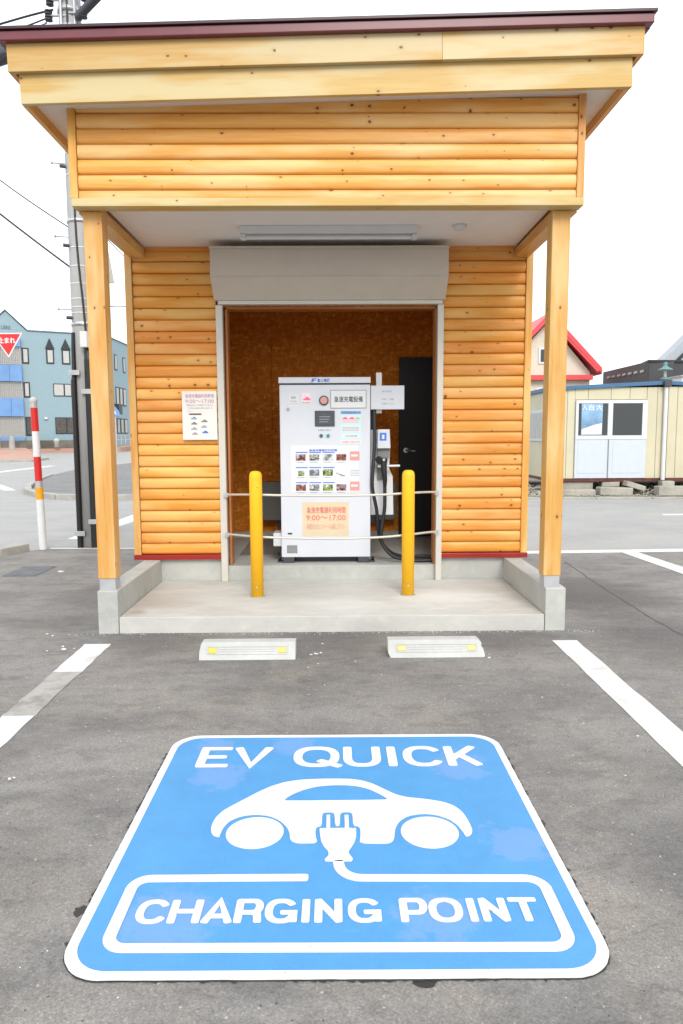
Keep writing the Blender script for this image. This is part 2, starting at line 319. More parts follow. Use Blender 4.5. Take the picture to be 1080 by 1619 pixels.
# ------------------------------------------------------------------ mesh helpers
WL = {}
def wloc(o): return WL.get(o.name, Vector((0, 0, 0))) if o else Vector((0, 0, 0))
def tag(o, label=None, cat=None, group=None, kind=None):
    if label: o['label'] = label
    if cat: o['category'] = cat
    if group: o['group'] = group
    if kind: o['kind'] = kind
    return o
def empty(name, loc, label, cat, group=None):
    o = bpy.data.objects.new(name, None); col.objects.link(o); o.location = loc; o.empty_display_size = .2
    WL[o.name] = Vector(loc); return tag(o, label, cat, group)
class MB:
    def __init__(s): s.v = []; s.f = []; s.sm = []
    def add(s, vs, fs, smooth=False):
        b = len(s.v); s.v += [tuple(v) for v in vs]; s.f += [tuple(i+b for i in f) for f in fs]; s.sm += [smooth]*len(fs); return s
    def box(s, x0, x1, y0, y1, z0, z1):
        return s.add([(x0,y0,z0),(x1,y0,z0),(x1,y1,z0),(x0,y1,z0),(x0,y0,z1),(x1,y0,z1),(x1,y1,z1),(x0,y1,z1)],
            [(0,3,2,1),(4,5,6,7),(0,1,5,4),(1,2,6,5),(2,3,7,6),(3,0,4,7)])
    def prism(s, poly, a, b, axis='z'):        # poly extruded from a to b along the axis
        n = len(poly)
        f = {'z': lambda p, t: (p[0], p[1], t), 'y': lambda p, t: (p[0], t, p[1]), 'x': lambda p, t: (t, p[0], p[1])}[axis]
        vs = [f(p, a) for p in poly]+[f(p, b) for p in poly]
        fs = [tuple(range(n)), tuple(range(2*n-1, n-1, -1))]+[(i, i+n, (i+1) % n+n, (i+1) % n) for i in range(n)]
        return s.add(vs, fs)
    def tube(s, path, r, n=10, caps=True, r1=None, smooth=True):
        P = [Vector(p) for p in path]; m = len(P); vs = []; fs = []
        up = None
        for i, p in enumerate(P):
            d = (P[min(i+1, m-1)]-P[max(i-1, 0)]).normalized()
            if up is None:
                up = Vector((0, 0, 1)) if abs(d.z) < .9 else Vector((1, 0, 0))
            a = d.cross(up).normalized(); b = a.cross(d).normalized(); up = b
            rr = r if r1 is None else r+(r1-r)*i/(m-1)
            for k in range(n):
                t = 2*PI*k/n; vs.append(p+a*math.cos(t)*rr+b*math.sin(t)*rr)
        for i in range(m-1):
            for k in range(n):
                fs.append((i*n+k, i*n+(k+1) % n, (i+1)*n+(k+1) % n, (i+1)*n+k))
        s.add(vs, fs, smooth)
        if caps:
            s.add(vs[:n], [tuple(range(n))]); s.add(vs[-n:], [tuple(range(n-1, -1, -1))])
        return s
    def lathe(s, prof, c=(0, 0, 0), n=20, smooth=True):      # prof: (r, z)
        vs = []; fs = []; m = len(prof)
        for r, z in prof:
            for k in range(n):
                t = 2*PI*k/n; vs.append((c[0]+r*math.cos(t), c[1]+r*math.sin(t), c[2]+z))
        for i in range(m-1):
            for k in range(n): fs.append((i*n+k, i*n+(k+1) % n, (i+1)*n+(k+1) % n, (i+1)*n+k))
        fs.append(tuple(range(n-1, -1, -1))); fs.append(tuple((m-1)*n+k for k in range(n)))
        return s.add(vs, fs, smooth)
    def build(s, name, mat, parent=None, bevel=0, recenter=False, rotate=None):
        me = bpy.data.meshes.new(name)
        off = wloc(parent)
        vs = [Vector(v)-off for v in s.v]
        c = Vector((0, 0, 0))
        if recenter:
            c = Vector([(min(v[i] for v in vs)+max(v[i] for v in vs))/2 for i in range(3)]); vs = [v-c for v in vs]
        me.from_pydata(vs, [], s.f)
        me.polygons.foreach_set('use_smooth', s.sm)
        bm = bmesh.new(); bm.from_mesh(me); bmesh.ops.recalc_face_normals(bm, faces=bm.faces); bm.to_mesh(me); bm.free()
        me.materials.append(M[mat] if isinstance(mat, str) else mat)
        o = bpy.data.objects.new(name, me); col.objects.link(o)
        if parent: o.parent = parent
        o.location = c; WL[o.name] = off+c
        if bevel:
            b = o.modifiers.new('bevel', 'BEVEL'); b.width = bevel; b.segments = 2; b.limit_method = 'ANGLE'; b.angle_limit = R(40)
        return o
def box(name, x0, x1, y0, y1, z0, z1, mat, parent=None, bevel=0, recenter=False):
    return MB().box(x0, x1, y0, y1, z0, z1).build(name, mat, parent, bevel, recenter)
def plank(name, x0, x1, y0, y1, z0, z1, mat, parent, bevel=.003):
    """a board whose local X runs along its longest side so that the grain follows it"""
    c = Vector(((x0+x1)/2, (y0+y1)/2, (z0+z1)/2)); d = (x1-x0, y1-y0, z1-z0); a = max(range(3), key=lambda i: d[i])
    if a == 0: L, W_, H = d; e = (0, 0, 0)
    elif a == 1: L, W_, H = d[1], d[0], d[2]; e = (0, 0, PI/2)
    else: L, W_, H = d[2], d[1], d[0]; e = (0, PI/2, 0)
    mb = MB().box(-L/2, L/2, -W_/2, W_/2, -H/2, H/2)
    o = mb.build(name, mat, None, bevel); o.parent = parent; o.location = c-wloc(parent); o.rotation_euler = e
    return o
def ngon(name, pts, z, mat, parent=None, depth=0.0):
    mb = MB(); n = len(pts)
    if depth: mb.prism(pts, z-depth, z, 'z')
    else:
        a = sum(pts[i][0]*pts[(i+1) % n][1]-pts[(i+1) % n][0]*pts[i][1] for i in range(n))
        mb.add([(p[0], p[1], z) for p in (pts if a > 0 else pts[::-1])], [tuple(range(n))])
    return mb.build(name, mat, parent)
def copy_tree(o, parent=None):
    c = o.copy(); col.objects.link(c); c.parent = parent
    WL[c.name] = Vector(o.location)
    for ch in list(o.children): copy_tree(ch, c)
    return c
def shape2d(name, splines, mat, parent, origin, thick=0.0, vertical=False):
    """closed outlines (first outer, others holes) filled as one flat sheet with thickness"""
    cu = bpy.data.curves.new(name, 'CURVE'); cu.dimensions = '2D'; cu.fill_mode = 'BOTH'; cu.extrude = thick/2
    for sp in splines:
        s = cu.splines.new('POLY'); s.points.add(len(sp)-1); s.use_cyclic_u = True
        for i, p in enumerate(sp): s.points[i].co = (p[0], p[1], 0, 1)
    tmp = bpy.data.objects.new('tmp', cu); col.objects.link(tmp)
    me = bpy.data.meshes.new_from_object(tmp.evaluated_get(bpy.context.evaluated_depsgraph_get()))
    bpy.data.objects.remove(tmp); bpy.data.curves.remove(cu)
    me.name = name; me.materials.clear(); me.materials.append(M[mat])
    o = bpy.data.objects.new(name, me); col.objects.link(o); o.parent = parent
    o.location = Vector(origin)-wloc(parent)
    if vertical: o.rotation_euler = (PI/2, 0, 0)
    WL[o.name] = Vector(origin)
    return o
def text(name, s, x0, x1, zc, y, h, mat, parent, bold=0.0, face='-y', depth=.0008):
    """flat lettering facing the camera side (-Y), fitted to the box x0..x1, height h"""
    cu = bpy.data.curves.new(name, 'FONT'); cu.body = s; cu.size = 1; cu.offset = bold; cu.resolution_u = 2; cu.extrude = 0
    tmp = bpy.data.objects.new('tmp', cu); col.objects.link(tmp)
    me = bpy.data.meshes.new_from_object(tmp.evaluated_get(bpy.context.evaluated_depsgraph_get()))
    bpy.data.objects.remove(tmp); bpy.data.curves.remove(cu)
    n = len(me.vertices); co = np.empty(n*3); me.vertices.foreach_get('co', co); co = co.reshape(-1, 3)
    mn, mxx = co.min(0), co.max(0); w = mxx-mn
    co[:, 0] = (co[:, 0]-mn[0])/w[0]*(x1-x0)-(x1-x0)/2; co[:, 1] = (co[:, 1]-mn[1])/max(w[1], .01)*h-h/2; co[:, 2] = 0
    me.vertices.foreach_set('co', co.ravel()); me.update()
    me.name = name; me.materials.clear(); me.materials.append(M[mat])
    o = bpy.data.objects.new(name, me); col.objects.link(o); o.parent = parent
    o.location = Vector(((x0+x1)/2, y, zc))-wloc(parent); o.rotation_euler = (PI/2, 0, 0)
    return o
def arc(cx, cy, r, a0, a1, n=8, ry=None):
    ry = r if ry is None else ry
    return [(cx+r*math.cos(R(a0+(a1-a0)*i/n)), cy+ry*math.sin(R(a0+(a1-a0)*i/n))) for i in range(n+1)]
def rrect(x0, x1, y0, y1, r, n=8):
    return arc(x1-r, y0+r, r, -90, 0, n)+arc(x1-r, y1-r, r, 0, 90, n)+arc(x0+r, y1-r, r, 90, 180, n)+arc(x0+r, y0+r, r, 180, 270, n)
def ribbon(path, w, cap='round', n=6, ky=1.0):
    """outline of a stroke of width w along path; ky>1 makes horizontal strokes thinner than upright ones"""
    P = [Vector((p[0], p[1]*ky)) for p in path]; m = len(P); h = w/2; Lf = []; Rt = []
    for i in range(m):
        a = (P[i]-P[i-1]).normalized() if i else None; b = (P[i+1]-P[i]).normalized() if i < m-1 else None
        if a is None: t = b; s = 1
        elif b is None: t = a; s = 1
        else: t = (a+b).normalized(); s = 1/max(.5, t.dot(b))
        nn = Vector((-t.y, t.x))*h*s; Lf.append(P[i]+nn); Rt.append(P[i]-nn)
    def capp(p, d):                    # squarish round end
        nn = Vector((-d.y, d.x)); out = []
        for k in range(1, n):
            t = PI*k/n; c, s_ = math.cos(t), math.sin(t)
            out.append(p+nn*h*math.copysign(abs(c)**.6, c)+d*h*.75*(s_**.6))
        return out
    end = capp(P[-1], (P[-1]-P[-2]).normalized()); st = capp(P[0], (P[0]-P[1]).normalized())
    if cap == 'flat': end = []; st = []
    pts = Lf+end+Rt[::-1]+st
    return [(p.x, p.y/ky) for p in pts]

# =================================================================== THE SETTING
ground = ngon('ground', [(-900, -60), (900, -60), (900, 1500), (-900, 1500)], 0, 'road'); tag(ground, kind='structure')
lot = ngon('parking_lot', [(-40, -30), (40, -30), (40, 8.65), (4.2, 8.44), (2.25, 8.38), (-2.5, 8.84), (-3.66, 8.86), (-3.95, 8.35), (-4.15, 7.9), (-4.6, 7.3), (-40, 6.4)], .004, 'lot'); tag(lot, kind='structure')
blk = ngon('sidewalk', [(-5.4, 15.95), (-6.25, 16.2), (-6.9, 16.85), (-7.6, 17.9), (-8.2, 19.4), (-8.95, 21.7), (-9.9, 25), (-10.6, 29), (-10.3, 36), (-8, 50), (3.2, 50), (3.2, 15.9)], .09, 'patch', None, .2); tag(blk, kind='structure')
vac = ngon('gravel_lot', [(3.2, 15.75), (60, 15.2), (60, 60), (3.2, 60)], .03, 'dirt', None, .2); tag(vac, kind='structure')
def sheet(name, pts, mat):
    n = len(pts); lo = [(x, y, -.3) for x, y, z in pts]
    o = MB().add(lo+list(pts), [tuple(range(n-1, -1, -1)), tuple(range(n, 2*n))]+[(i, (i+1) % n, (i+1) % n+n, i+n) for i in range(n)]).build(name, mat); return tag(o, kind='structure')
sheet('brick_pavement', [(-60, 41, .02), (-19.5, 41, .02), (-17.8, 41.5, .02), (-18.4, 45, .1), (-21, 50, .22), (-26.8, 62, .5), (-60, 62, .5)], 'brick')
sheet('far_pavement', [(-60, 52, .25), (-28.2, 62.8, .35), (-21.2, 66.2, .4), (-20.2, 67.2, .4), (-20.2, 90, .8), (-60, 90, .8)], 'brick')
# kerbs
def kerb(pts, w, h, mat, name='kerb'):
    for i in range(len(pts)-1):
        a, b = Vector(pts[i]), Vector(pts[i+1]); L = (b-a).length; k = max(1, int(L/1.2)); d = (b-a)/k; u = d.normalized(); nn = Vector((-u.y, u.x))*w/2
        for j in range(k):
            p = a+d*j+u*.006; q = a+d*(j+1)-u*.006
            o = MB().prism([tuple(p+nn), tuple(p-nn), tuple(q-nn), tuple(q+nn)], -.03, h+random.uniform(-.004, .004)).build(name, mat, None, .012)
            tag(o, kind='structure')
kerb([(3.0, 15.75), (-5.4, 15.85), (-6.3, 16.1), (-7.0, 16.75), (-7.7, 17.8), (-8.35, 19.3), (-9.1, 21.6), (-10.0, 25)], .17, .12, 'kerb_stone')
kerb([(3.3, 15.55), (12.9, 15.0)], .17, .035, 'kerb_stone')
kerb([(-5.2, 7.05), (-4.36, 7.75), (-4.02, 8.3), (-3.86, 8.74)], .17, .10, 'kerb_stone')
kerb([(-24, 40.6), (-19.5, 40.6), (-17.5, 41.2), (-18.2, 45), (-20.8, 50), (-24, 56)], .3, .14, 'kerb_stone')

# painted lines
def line(pts, mat, label, z=.008, cat='painted line', name='parking_line', group=None, parent_z=.0025):
    o = ngon(name, pts, z, mat, None, .003); return tag(o, label, cat, group)
def wobble(a, b, w0, w1, n=26, amp=.004):
    a, b = Vector(a), Vector(b); d = (b-a); u = d.normalized(); nn = Vector((-u.y, u.x)); Lf = []; Rt = []
    for i in range(n+1):
        p = a+d*i/n; h = (w0+(w1-w0)*i/n)/2
        Lf.append(tuple(p+nn*(h+random.uniform(-amp, amp)))); Rt.append(tuple(p-nn*(h+random.uniform(-amp, amp))))
    return Lf+Rt[::-1]
line(wobble((1.556, 4.69), (1.53, 1.2), .165, .165), 'line', 'long white parking bay line to the right of the blue ground sign')
ll = line(wobble((-1.61, 4.685), (-1.605, 4.12), .178, .17, 10)+[], 'line', 'bright white far end of the bay line left of the blue ground sign')
line(wobble((-1.605, 4.118), (-1.6, 3.45), .17, .165, 12, .007), 'worn_line', 'worn greyish stretch of the bay line left of the blue ground sign')
line(wobble((-1.6, 3.448), (-1.585, 1.6), .16, .16, 20), 'line', 'near white end of the bay line at the left edge of the photo')
line([(2.25, 8.24), (4.3, 8.32), (9, 8.5), (9, 8.68), (4.3, 8.51), (2.25, 8.42)], 'line', 'white line across the back of the bays right of the shelter', cat='painted line')
line([(3.40, 8.27), (3.59, 8.285), (3.66, 7.3), (3.72, 5.5), (3.55, 5.5), (3.46, 7.3)], 'line', 'white bay line running forward from the back line at the right edge', cat='painted line')
line([(-3.6, 8.84), (-1.9, 8.77), (-1.9, 8.83), (-3.6, 8.90)], 'line', 'thin white line along the lot edge behind the utility pole', cat='painted line')
line([(-3.70, 9.72), (-3.50, 9.70), (-3.28, 12.6), (-3.66, 12.7)], 'line', 'wide white bar on the road behind the utility pole', .004, name='road_line')
line([(5.7, 12.15), (8.2, 12.1), (8.2, 12.32), (5.75, 12.36)], 'line', 'short white dash on the road beside the cream cabin', .004, name='road_line')
line([(-8.5, 18.9), (-8.75, 18.8), (-10.0, 20.6), (-11.5, 22.2), (-11.5, 22.7), (-9.9, 21.1)], 'line', 'white edge line curving along the far kerb corner', .004, name='road_line')
line([(-13.9, 28), (-13.4, 28), (-13.7, 35), (-14.1, 35)], 'line', 'faint white lane line in the middle of the side road', .004, name='road_line')

# far hazy sky is the world itself; nothing else closes the horizon
# =================================================================== BLUE GROUND SIGN
S = empty('ground_sign', (0, 2.4, 0), 'big blue and white painted square on the asphalt with a car, a plug and lettering', 'ground sign')
def wob(pts, a, f=1):
    out = []
    for i, p in enumerate(pts):
        out.append((p[0]+random.uniform(-a, a), p[1]+random.uniform(-a, a)))
    return out
def dens(pts, st):
    out = []
    for i, p in enumerate(pts):
        q = pts[(i+1) % len(pts)]; L = math.hypot(q[0]-p[0], q[1]-p[1]); k = max(1, int(L/st))
        out += [(p[0]+(q[0]-p[0])*j/k, p[1]+(q[1]-p[1])*j/k) for j in range(k)]
    return out
def skew(pts): return [(x, y-.0075*(x)) for x, y in pts]
tarp = dens(rrect(-.7455, .7395, 1.6835, 3.1865, .126), .009)
tarp = [(x+math.copysign(1, x)*(max(0, random.gauss(0, .0065 if (1.95 < y < 2.1 or 2.4 < y < 3.0) else .002)) if abs(x) > .6 else 0), y+(-max(0, random.gauss(0, .0022)) if y < 1.8 else max(0, random.gauss(0, .002)))) for x, y in tarp]
shape2d('primer_rim', [skew(tarp)], 'tar', S, (0, 0, .0062), .0005)
# two blots of primer that run out past the border
blots = [(.225, 1.674, .022, 1.6, .7), (-.762, 1.965, .024, 1, 1.2)]
for _ in range(34):
    side = random.choice((-1, -1, 1)); yb_ = random.choice((random.uniform(2.35, 3.05), random.uniform(2.35, 3.05), random.uniform(1.8, 2.2)))
    blots.append((side*.745-.003, yb_, random.uniform(.004, .010), 1, random.uniform(1.0, 2.6)))
for _ in range(12): blots.append((random.uniform(-.5, .6), 1.682, random.uniform(.004, .007), random.uniform(1, 3), .8))
for bi, (bx, by, br, kx_, ky_) in enumerate(blots):
    b = [(bx+math.cos(a)*br*kx_*random.uniform(.5, 1.25), by-.0075*bx+math.sin(a)*br*ky_*random.uniform(.5, 1.2)) for a in [2*PI*i/12 for i in range(12)]]
    shape2d('primer_blot', [b], 'tar', S, (0, 0, .0048+.00003*bi), .0003)
outer = rrect(-.744, .738, 1.686, 3.184, .125, 12)
inner = rrect(-.715, .710, 1.716, 3.158, .108, 12)
shape2d('border', [skew(wob(dens(outer, .03), .0008)), skew(inner)], 'white_mark', S, (0, 0, .0085), .002)
shape2d('blue_field', [skew(rrect(-.7155, .7105, 1.7155, 3.1585, .1085, 12))], 'blue_mark', S, (0, 0, .0078), .002)
ZP = .0104
car = [(-.411,2.338),(-.432,2.347),(-.444,2.368),(-.4505,2.40),(-.450,2.434),(-.443,2.474),(-.424,2.516),(-.395,2.552),(-.350,2.604),(-.305,2.656),(-.262,2.697),(-.213,2.728),(-.153,2.747),(-.072,2.754),(.005,2.7545),(.060,2.750),(.100,2.738),(.140,2.713),(.175,2.678),(.212,2.638),(.240,2.615),(.275,2.599),(.32,2.590),(.365,2.578),(.41,2.560),(.442,2.533),(.462,2.497),(.473,2.45),(.478,2.40),(.478,2.362),(.468,2.337),(.449,2.325)]
archR = [(.166,2.289),(.182,2.294),(.194,2.307),(.200,2.334),(.206,2.382),(.226,2.431),(.263,2.467),(.315,2.480),(.364,2.472),(.405,2.443),(.431,2.403),(.444,2.354)]
gap = [(-.068,2.297),(-.0755,2.34),(-.077,2.372),(-.074,2.396),(-.055,2.404),(-.055,2.484),(-.046,2.496),(-.018,2.496),(-.009,2.484),(-.007,2.403),(.010,2.403),(.011,2.484),(.020,2.496),(.048,2.496),(.057,2.484),(.058,2.403),(.077,2.399),(.083,2.379),(.081,2.33),(.077,2.293)]
archL = [(-.411,2.345),(-.408,2.393),(-.391,2.443),(-.352,2.475),(-.303,2.486),(-.251,2.476),(-.209,2.444),(-.179,2.399),(-.167,2.36),(-.164,2.325),(-.154,2.306),(-.138,2.298),(-.12,2.296)]
body = car+archR[::-1]+gap[::-1]+archL[::-1]
win = [(-.202,2.590),(-.190,2.612),(-.165,2.640),(-.125,2.672),(-.075,2.694),(-.02,2.702),(.04,2.701),(.088,2.690),(.130,2.665),(.165,2.630),(.195,2.592),(.188,2.582),(-.195,2.582)]
def smooth_loop(pts, it=1):
    for _ in range(it):
        out = []
        for i, p in enumerate(pts):
            q = pts[(i+1) % len(pts)]; out += [(p[0]*.8+q[0]*.2, p[1]*.8+q[1]*.2), (p[0]*.2+q[0]*.8, p[1]*.2+q[1]*.8)]
        pts = out
    return pts
shape2d('car_pictogram', [smooth_loop(body), smooth_loop(win)], 'white_mark', S, (0, 0, ZP), .002)
for cx, cy in ((-.290, 2.366), (.326, 2.358)):
    shape2d('wheel_pictogram', [arc(cx, cy, .1015, 0, 352, 44, .1)], 'white_mark', S, (0, 0, ZP), .002)
plug = [(-.062,2.388),(-.0385,2.3885),(-.0385,2.478),(-.0255,2.478),(-.0245,2.3885),(.0275,2.3885),(.0275,2.476),(.042,2.476),(.0425,2.3885),(.067,2.386),(.067,2.36),(.066,2.334),(.059,2.299),(.048,2.270),(.039,2.250),(.038,2.236),(.052,2.203),(.046,2.190),(-.038,2.191),(-.042,2.201),(-.029,2.224),(-.030,2.248),(-.045,2.276),(-.055,2.307),(-.059,2.34),(-.062,2.375)]
shape2d('plug_pictogram', [plug], 'white_mark', S, (0, 0, ZP), .002)
cordp = [(.004, 2.183)]+arc(.08, 2.1775, .075, 180, 270, 8)[1:]+arc(.588, 2.040, .056, 90, 12, 7, .056)+[(.643, 2.0)]+[(.6425, 1.86)]+arc(.590, 1.847, .0525, 0, -90, 7)+arc(-.588, 1.849, .050, -90, -180, 7)+[(-.638, 2.03)]+arc(-.588, 2.055, .050, 175, 90, 7)+[(-.35, 2.106), (-.105, 2.106)]
rb = ribbon(cordp, .0355, n=8)
shape2d('cord_pictogram', [skew(rb)], 'white_mark', S, (0, 0, ZP), .002)

# lettering made of strokes; each glyph in a unit box, strokes as centre lines
def glyph(ch, w, h, t, ky):
    tx = t/2/w; ty = t/2/h/ky; x0, x1, y0, y1 = tx, 1-tx, ty, 1-ty
    cx, cy = .5, .5
    def el(a0, a1, n=16, ex=.82):
        out = []
        for i in range(n+1):
            a = R(a0+(a1-a0)*i/n); c, s = math.cos(a), math.sin(a)
            out.append((cx+(x1-cx)*math.copysign(abs(c)**ex, c), cy+(y1-cy)*math.copysign(abs(s)**ex, s)))
        return out
    e = .55*tx
    D = {
     'E': [[(x0+e*.4, y0), (x0+e*.4, y1)], [(x0, y1), (x1, y1)], [(x0, cy), (x1-.1, cy)], [(x0, y0), (x1, y0)]],
     'V': [[(x0, y1), (cx, y0), (x1, y1)]],
     'Q': [('ring', .40, 36), [(.60, .28), (.97, .04)]],
     'O': [('ring', .40, 36)],
     'U': [[(x0, y1), (x0, .42)]+[(cx-(cx-x0)*math.cos(R(a))**.8, .42-(.42-y0)*math.sin(R(a))**.8) for a in range(10, 90, 10)]+[(cx, y0)]+[(cx+(cx-x0)*math.cos(R(a))**.8, .42-(.42-y0)*math.sin(R(a))**.8) for a in range(80, 0, -10)]+[(x1, .42), (x1, y1)]],
     'I': [[(.5, y0), (.5, y1)]],
     'C': [el(38, 322, 24)],
     'G': [el(40, 330, 24), [(.56, .43), (x1, .43), (x1, y0+.02)]],
     'K': [[(x0, y0), (x0, y1)], [(x1-.02, y1), (x0+.03, .36)], [(.40, .58), (x1, y0)]],
     'H': [[(x0, y0), (x0, y1)], [(x1, y0), (x1, y1)], [(x0, cy), (x1, cy)]],
     'A': [[(x0, y0), (cx, y1+.01), (x1, y0)], [(.24, .30), (.76, .30)]],
     'R': [[(x0, y0), (x0, y1)], [(x0, y1), (.66, y1)]+[(.66+(x1-.66)*math.sin(R(a)), (y1+.44)/2+(y1-.44)/2*math.cos(R(a))) for a in range(15, 180, 15)]+[(.66, .44), (x0, .44)], [(.62, .44), (x1-.06, .36), (x1-.02, y0)]],
     'P': [[(x0, y0), (x0, y1)], [(x0, y1), (.66, y1)]+[(.66+(x1-.66)*math.sin(R(a)), (y1+.40)/2+(y1-.40)/2*math.cos(R(a))) for a in range(15, 180, 15)]+[(.66, .40), (x0, .40)]],
     'N': [[(x0, y0), (x0, y1)], [(x0, y1), (x1, y0)], [(x1, y0), (x1, y1)]],
     'T': [[(x0-.04, y1), (x1+.04, y1)], [(.5, y0), (.5, y1)]],
    }
    return D[ch]
def letters(specs, y0, y1, t, ky):
    for li, (ch, xa, xb) in enumerate(specs):
        w, h = xb-xa, y1-y0
        strokes = glyph(ch, w, h, t, ky)
        mb_obj = None
        sp_all = []
        # merge the strokes of a letter in one mesh, each a hair higher than the one before
        me_v = []; me_f = []
        for k, st in enumerate(strokes):
            if st[0] == 'ring':
                def sup(ax, ay, ex=.82):
                    return [((xa+xb)/2+ax*math.copysign(abs(math.cos(2*PI*i/40))**ex, math.cos(2*PI*i/40)), (y0+y1)/2+ay*math.copysign(abs(math.sin(2*PI*i/40))**ex, math.sin(2*PI*i/40))) for i in range(40)]
                loops = [sup(w/2, h/2), sup(w/2-t, h/2-t/ky)]
            else:
                P = [(xa+p[0]*w, y0+p[1]*h) for p in st]
                loops = [ribbon(P, t, n=6, ky=ky)]
            cu = bpy.data.curves.new('g', 'CURVE'); cu.dimensions = '2D'; cu.fill_mode = 'BOTH'; cu.extrude = .001
            for lp in loops:
                s = cu.splines.new('POLY'); s.points.add(len(lp)-1); s.use_cyclic_u = True
                for i, p in enumerate(lp): s.points[i].co = (p[0], p[1], 0, 1)
            tmp = bpy.data.objects.new('tmp', cu); col.objects.link(tmp)
            me = bpy.data.meshes.new_from_object(tmp.evaluated_get(bpy.context.evaluated_depsgraph_get()))
            b = len(me_v); me_v += [(v.co.x, v.co.y-.0075*v.co.x, ZP+v.co.z+.00025*k+.0001*(li % 2)) for v in me.vertices]; me_f += [tuple(i+b for i in p.vertices) for p in me.polygons]
            bpy.data.objects.remove(tmp); bpy.data.curves.remove(cu); bpy.data.meshes.remove(me)
        MB().add(me_v, me_f).build('letter', 'white_mark', S)
letters([('E', -.606, -.458), ('V', -.452, -.282), ('Q', -.188, .012), ('U', .028, .192), ('I', .218, .262), ('C', .288, .464), ('K', .474, .620)], 2.860, 3.054, .0385, 1.35)
letters([('C', -.592, -.496), ('H', -.494, -.400), ('A', -.396, -.306), ('R', -.302, -.219), ('G', -.214, -.118), ('I', -.107, -.080), ('N', -.068, .014), ('G', .030, .128),
         ('P', .183, .266), ('O', .268, .368), ('I', .382, .410), ('N', .421, .500), ('T', .510, .595)], 1.895, 2.002, .0235, 1.3)

# =================================================================== CHARGING SHELTER
CX = -.037
XL, XR = -1.775, 1.70                 # outer faces of the walls
YF, YG, YW, YB = 4.951, 4.891, 6.231, 8.15
B = empty('charging_shelter', (CX, 6.4, 0), 'timber clad charging shelter with log siding, open porch and a maroon edged roof', 'shelter')
# foundation
MB().prism([(-1.545, YF+.004), (1.495, YF+.004), (1.495, YW), (-1.545, YW)], -.05, .12).build('porch_slab', 'slab', B, .004)
MB().prism([(YF, -.05), (YW+.01, -.05), (YW+.01, .315), (YF+.14, .315), (YF, .312)], -1.693, -1.549, 'x').build('side_kerb', 'concrete', B, .006)
MB().prism([(YF, -.05), (YW+.01, -.05), (YW+.01, .315), (YF+.14, .315), (YF, .312)], 1.499, 1.643, 'x').build('side_kerb', 'concrete', B, .006)
box('foundation_wall', -1.70, -1.012, YW+.012, YW+.14, -.05, .318, 'concrete', B)
box('foundation_wall', .922, 1.645, YW+.012, YW+.14, -.05, .318, 'concrete', B)
box('foundation_wall', -1.70, -1.56, YW+.142, YB, -.05, .318, 'concrete', B)
box('foundation_wall', 1.505, 1.645, YW+.142, YB, -.05, .318, 'concrete', B)
box('foundation_wall', -1.558, 1.503, YB-.14, YB, -.05, .318, 'concrete', B)
box('room_floor', -1.008, .918, YW+.005, YW+.145, -.05, .252, 'concrete', B, .004)
box('room_floor', -1.555, 1.50, YW+.147, YB-.143, -.05, .250, 'concrete', B)
# red flashings
box('sill_flashing', XL-.005, -1.012, YW-.035, YW+.02, .318, .36, 'red_flash', B, .003)
box('sill_flashing', .922, XR+.005, YW-.035, YW+.02, .318, .36, 'red_flash', B, .003)
box('sill_flashing', XL-.007, XL+.05, YW+.022, YB+.03, .318, .36, 'red_flash', B, .003)
box('sill_flashing', XR-.05, XR+.007, YW+.022, YB+.03, .318, .36, 'red_flash', B, .003)
# log siding boards: half round profile, one mesh per length
PITCH = .0968
def log_mesh(L):
    prof = [(0, 0)]; n = 8
    pts = []
    for i in range(n+1):
        a = PI*i/n; pts.append((-.024*math.sin(a)**.62-.004, -PITCH/2+.0012+(PITCH-.0024)*(1-math.cos(a))/2))
    prof = [(.012, -PITCH/2)]+pts+[(.012, PITCH/2)]
    mb = MB(); m = len(prof)
    vs = [(-L/2, p[0], p[1]) for p in prof]+[(L/2, p[0], p[1]) for p in prof]
    mb.add(vs, [(i, i+1, i+1+m, i+m) for i in range(m-1)], True); mb.add([vs[i] for i in range(m)], [tuple(range(m))]); mb.add(vs[m:], [tuple(range(m))])
    me = bpy.data.meshes.new('log_board'); me.from_pydata(mb.v, [], mb.f); me.polygons.foreach_set('use_smooth', mb.sm)
    bm = bmesh.new(); bm.from_mesh(me); bmesh.ops.recalc_face_normals(bm, faces=bm.faces); bm.to_mesh(me); bm.free()
    return me
LM = {}
def log(x0, x1, y, z, rz, mat, key=None):
    """board from x0..x1 (front/back) or y range when turned"""
    L = round(abs(x1-x0), 3)
    if (L, mat) not in LM: LM[(L, mat)] = log_mesh(L); LM[(L, mat)].materials.append(M[mat])
    o = bpy.data.objects.new('log_board', LM[(L, mat)]); col.objects.link(o); o.parent = B
    c = Vector(((x0+x1)/2, y, z)) if rz == 0 else Vector((y, (x0+x1)/2, z))
    o.location = c-wloc(B); o.rotation_euler = (random.uniform(-.012, .012), 0, rz)
    return o
for k in range(27):
    z = .362+PITCH*(k+.5)
    log(-1.712, -1.012, YW+.012+random.uniform(-.002, .002), z, 0, 'log_shaded')
    log(.922, 1.640, YW+.012+random.uniform(-.002, .002), z, 0, 'log_shaded')
    log(YW+.06, YB+.02, XL+.045, z, -PI/2, 'log')
    log(YW+.06, YB+.02, XR-.045, z, PI/2, 'log')
    log(-1.70, 1.62, YB+.018, z, PI, 'log')
    if z > 2.96: pass
for k in range(8):
    z = 2.930+PITCH*(k+.5)
    log(-1.682, 1.614, YG+.034+random.uniform(-.0015, .0015), z, 0, 'log')
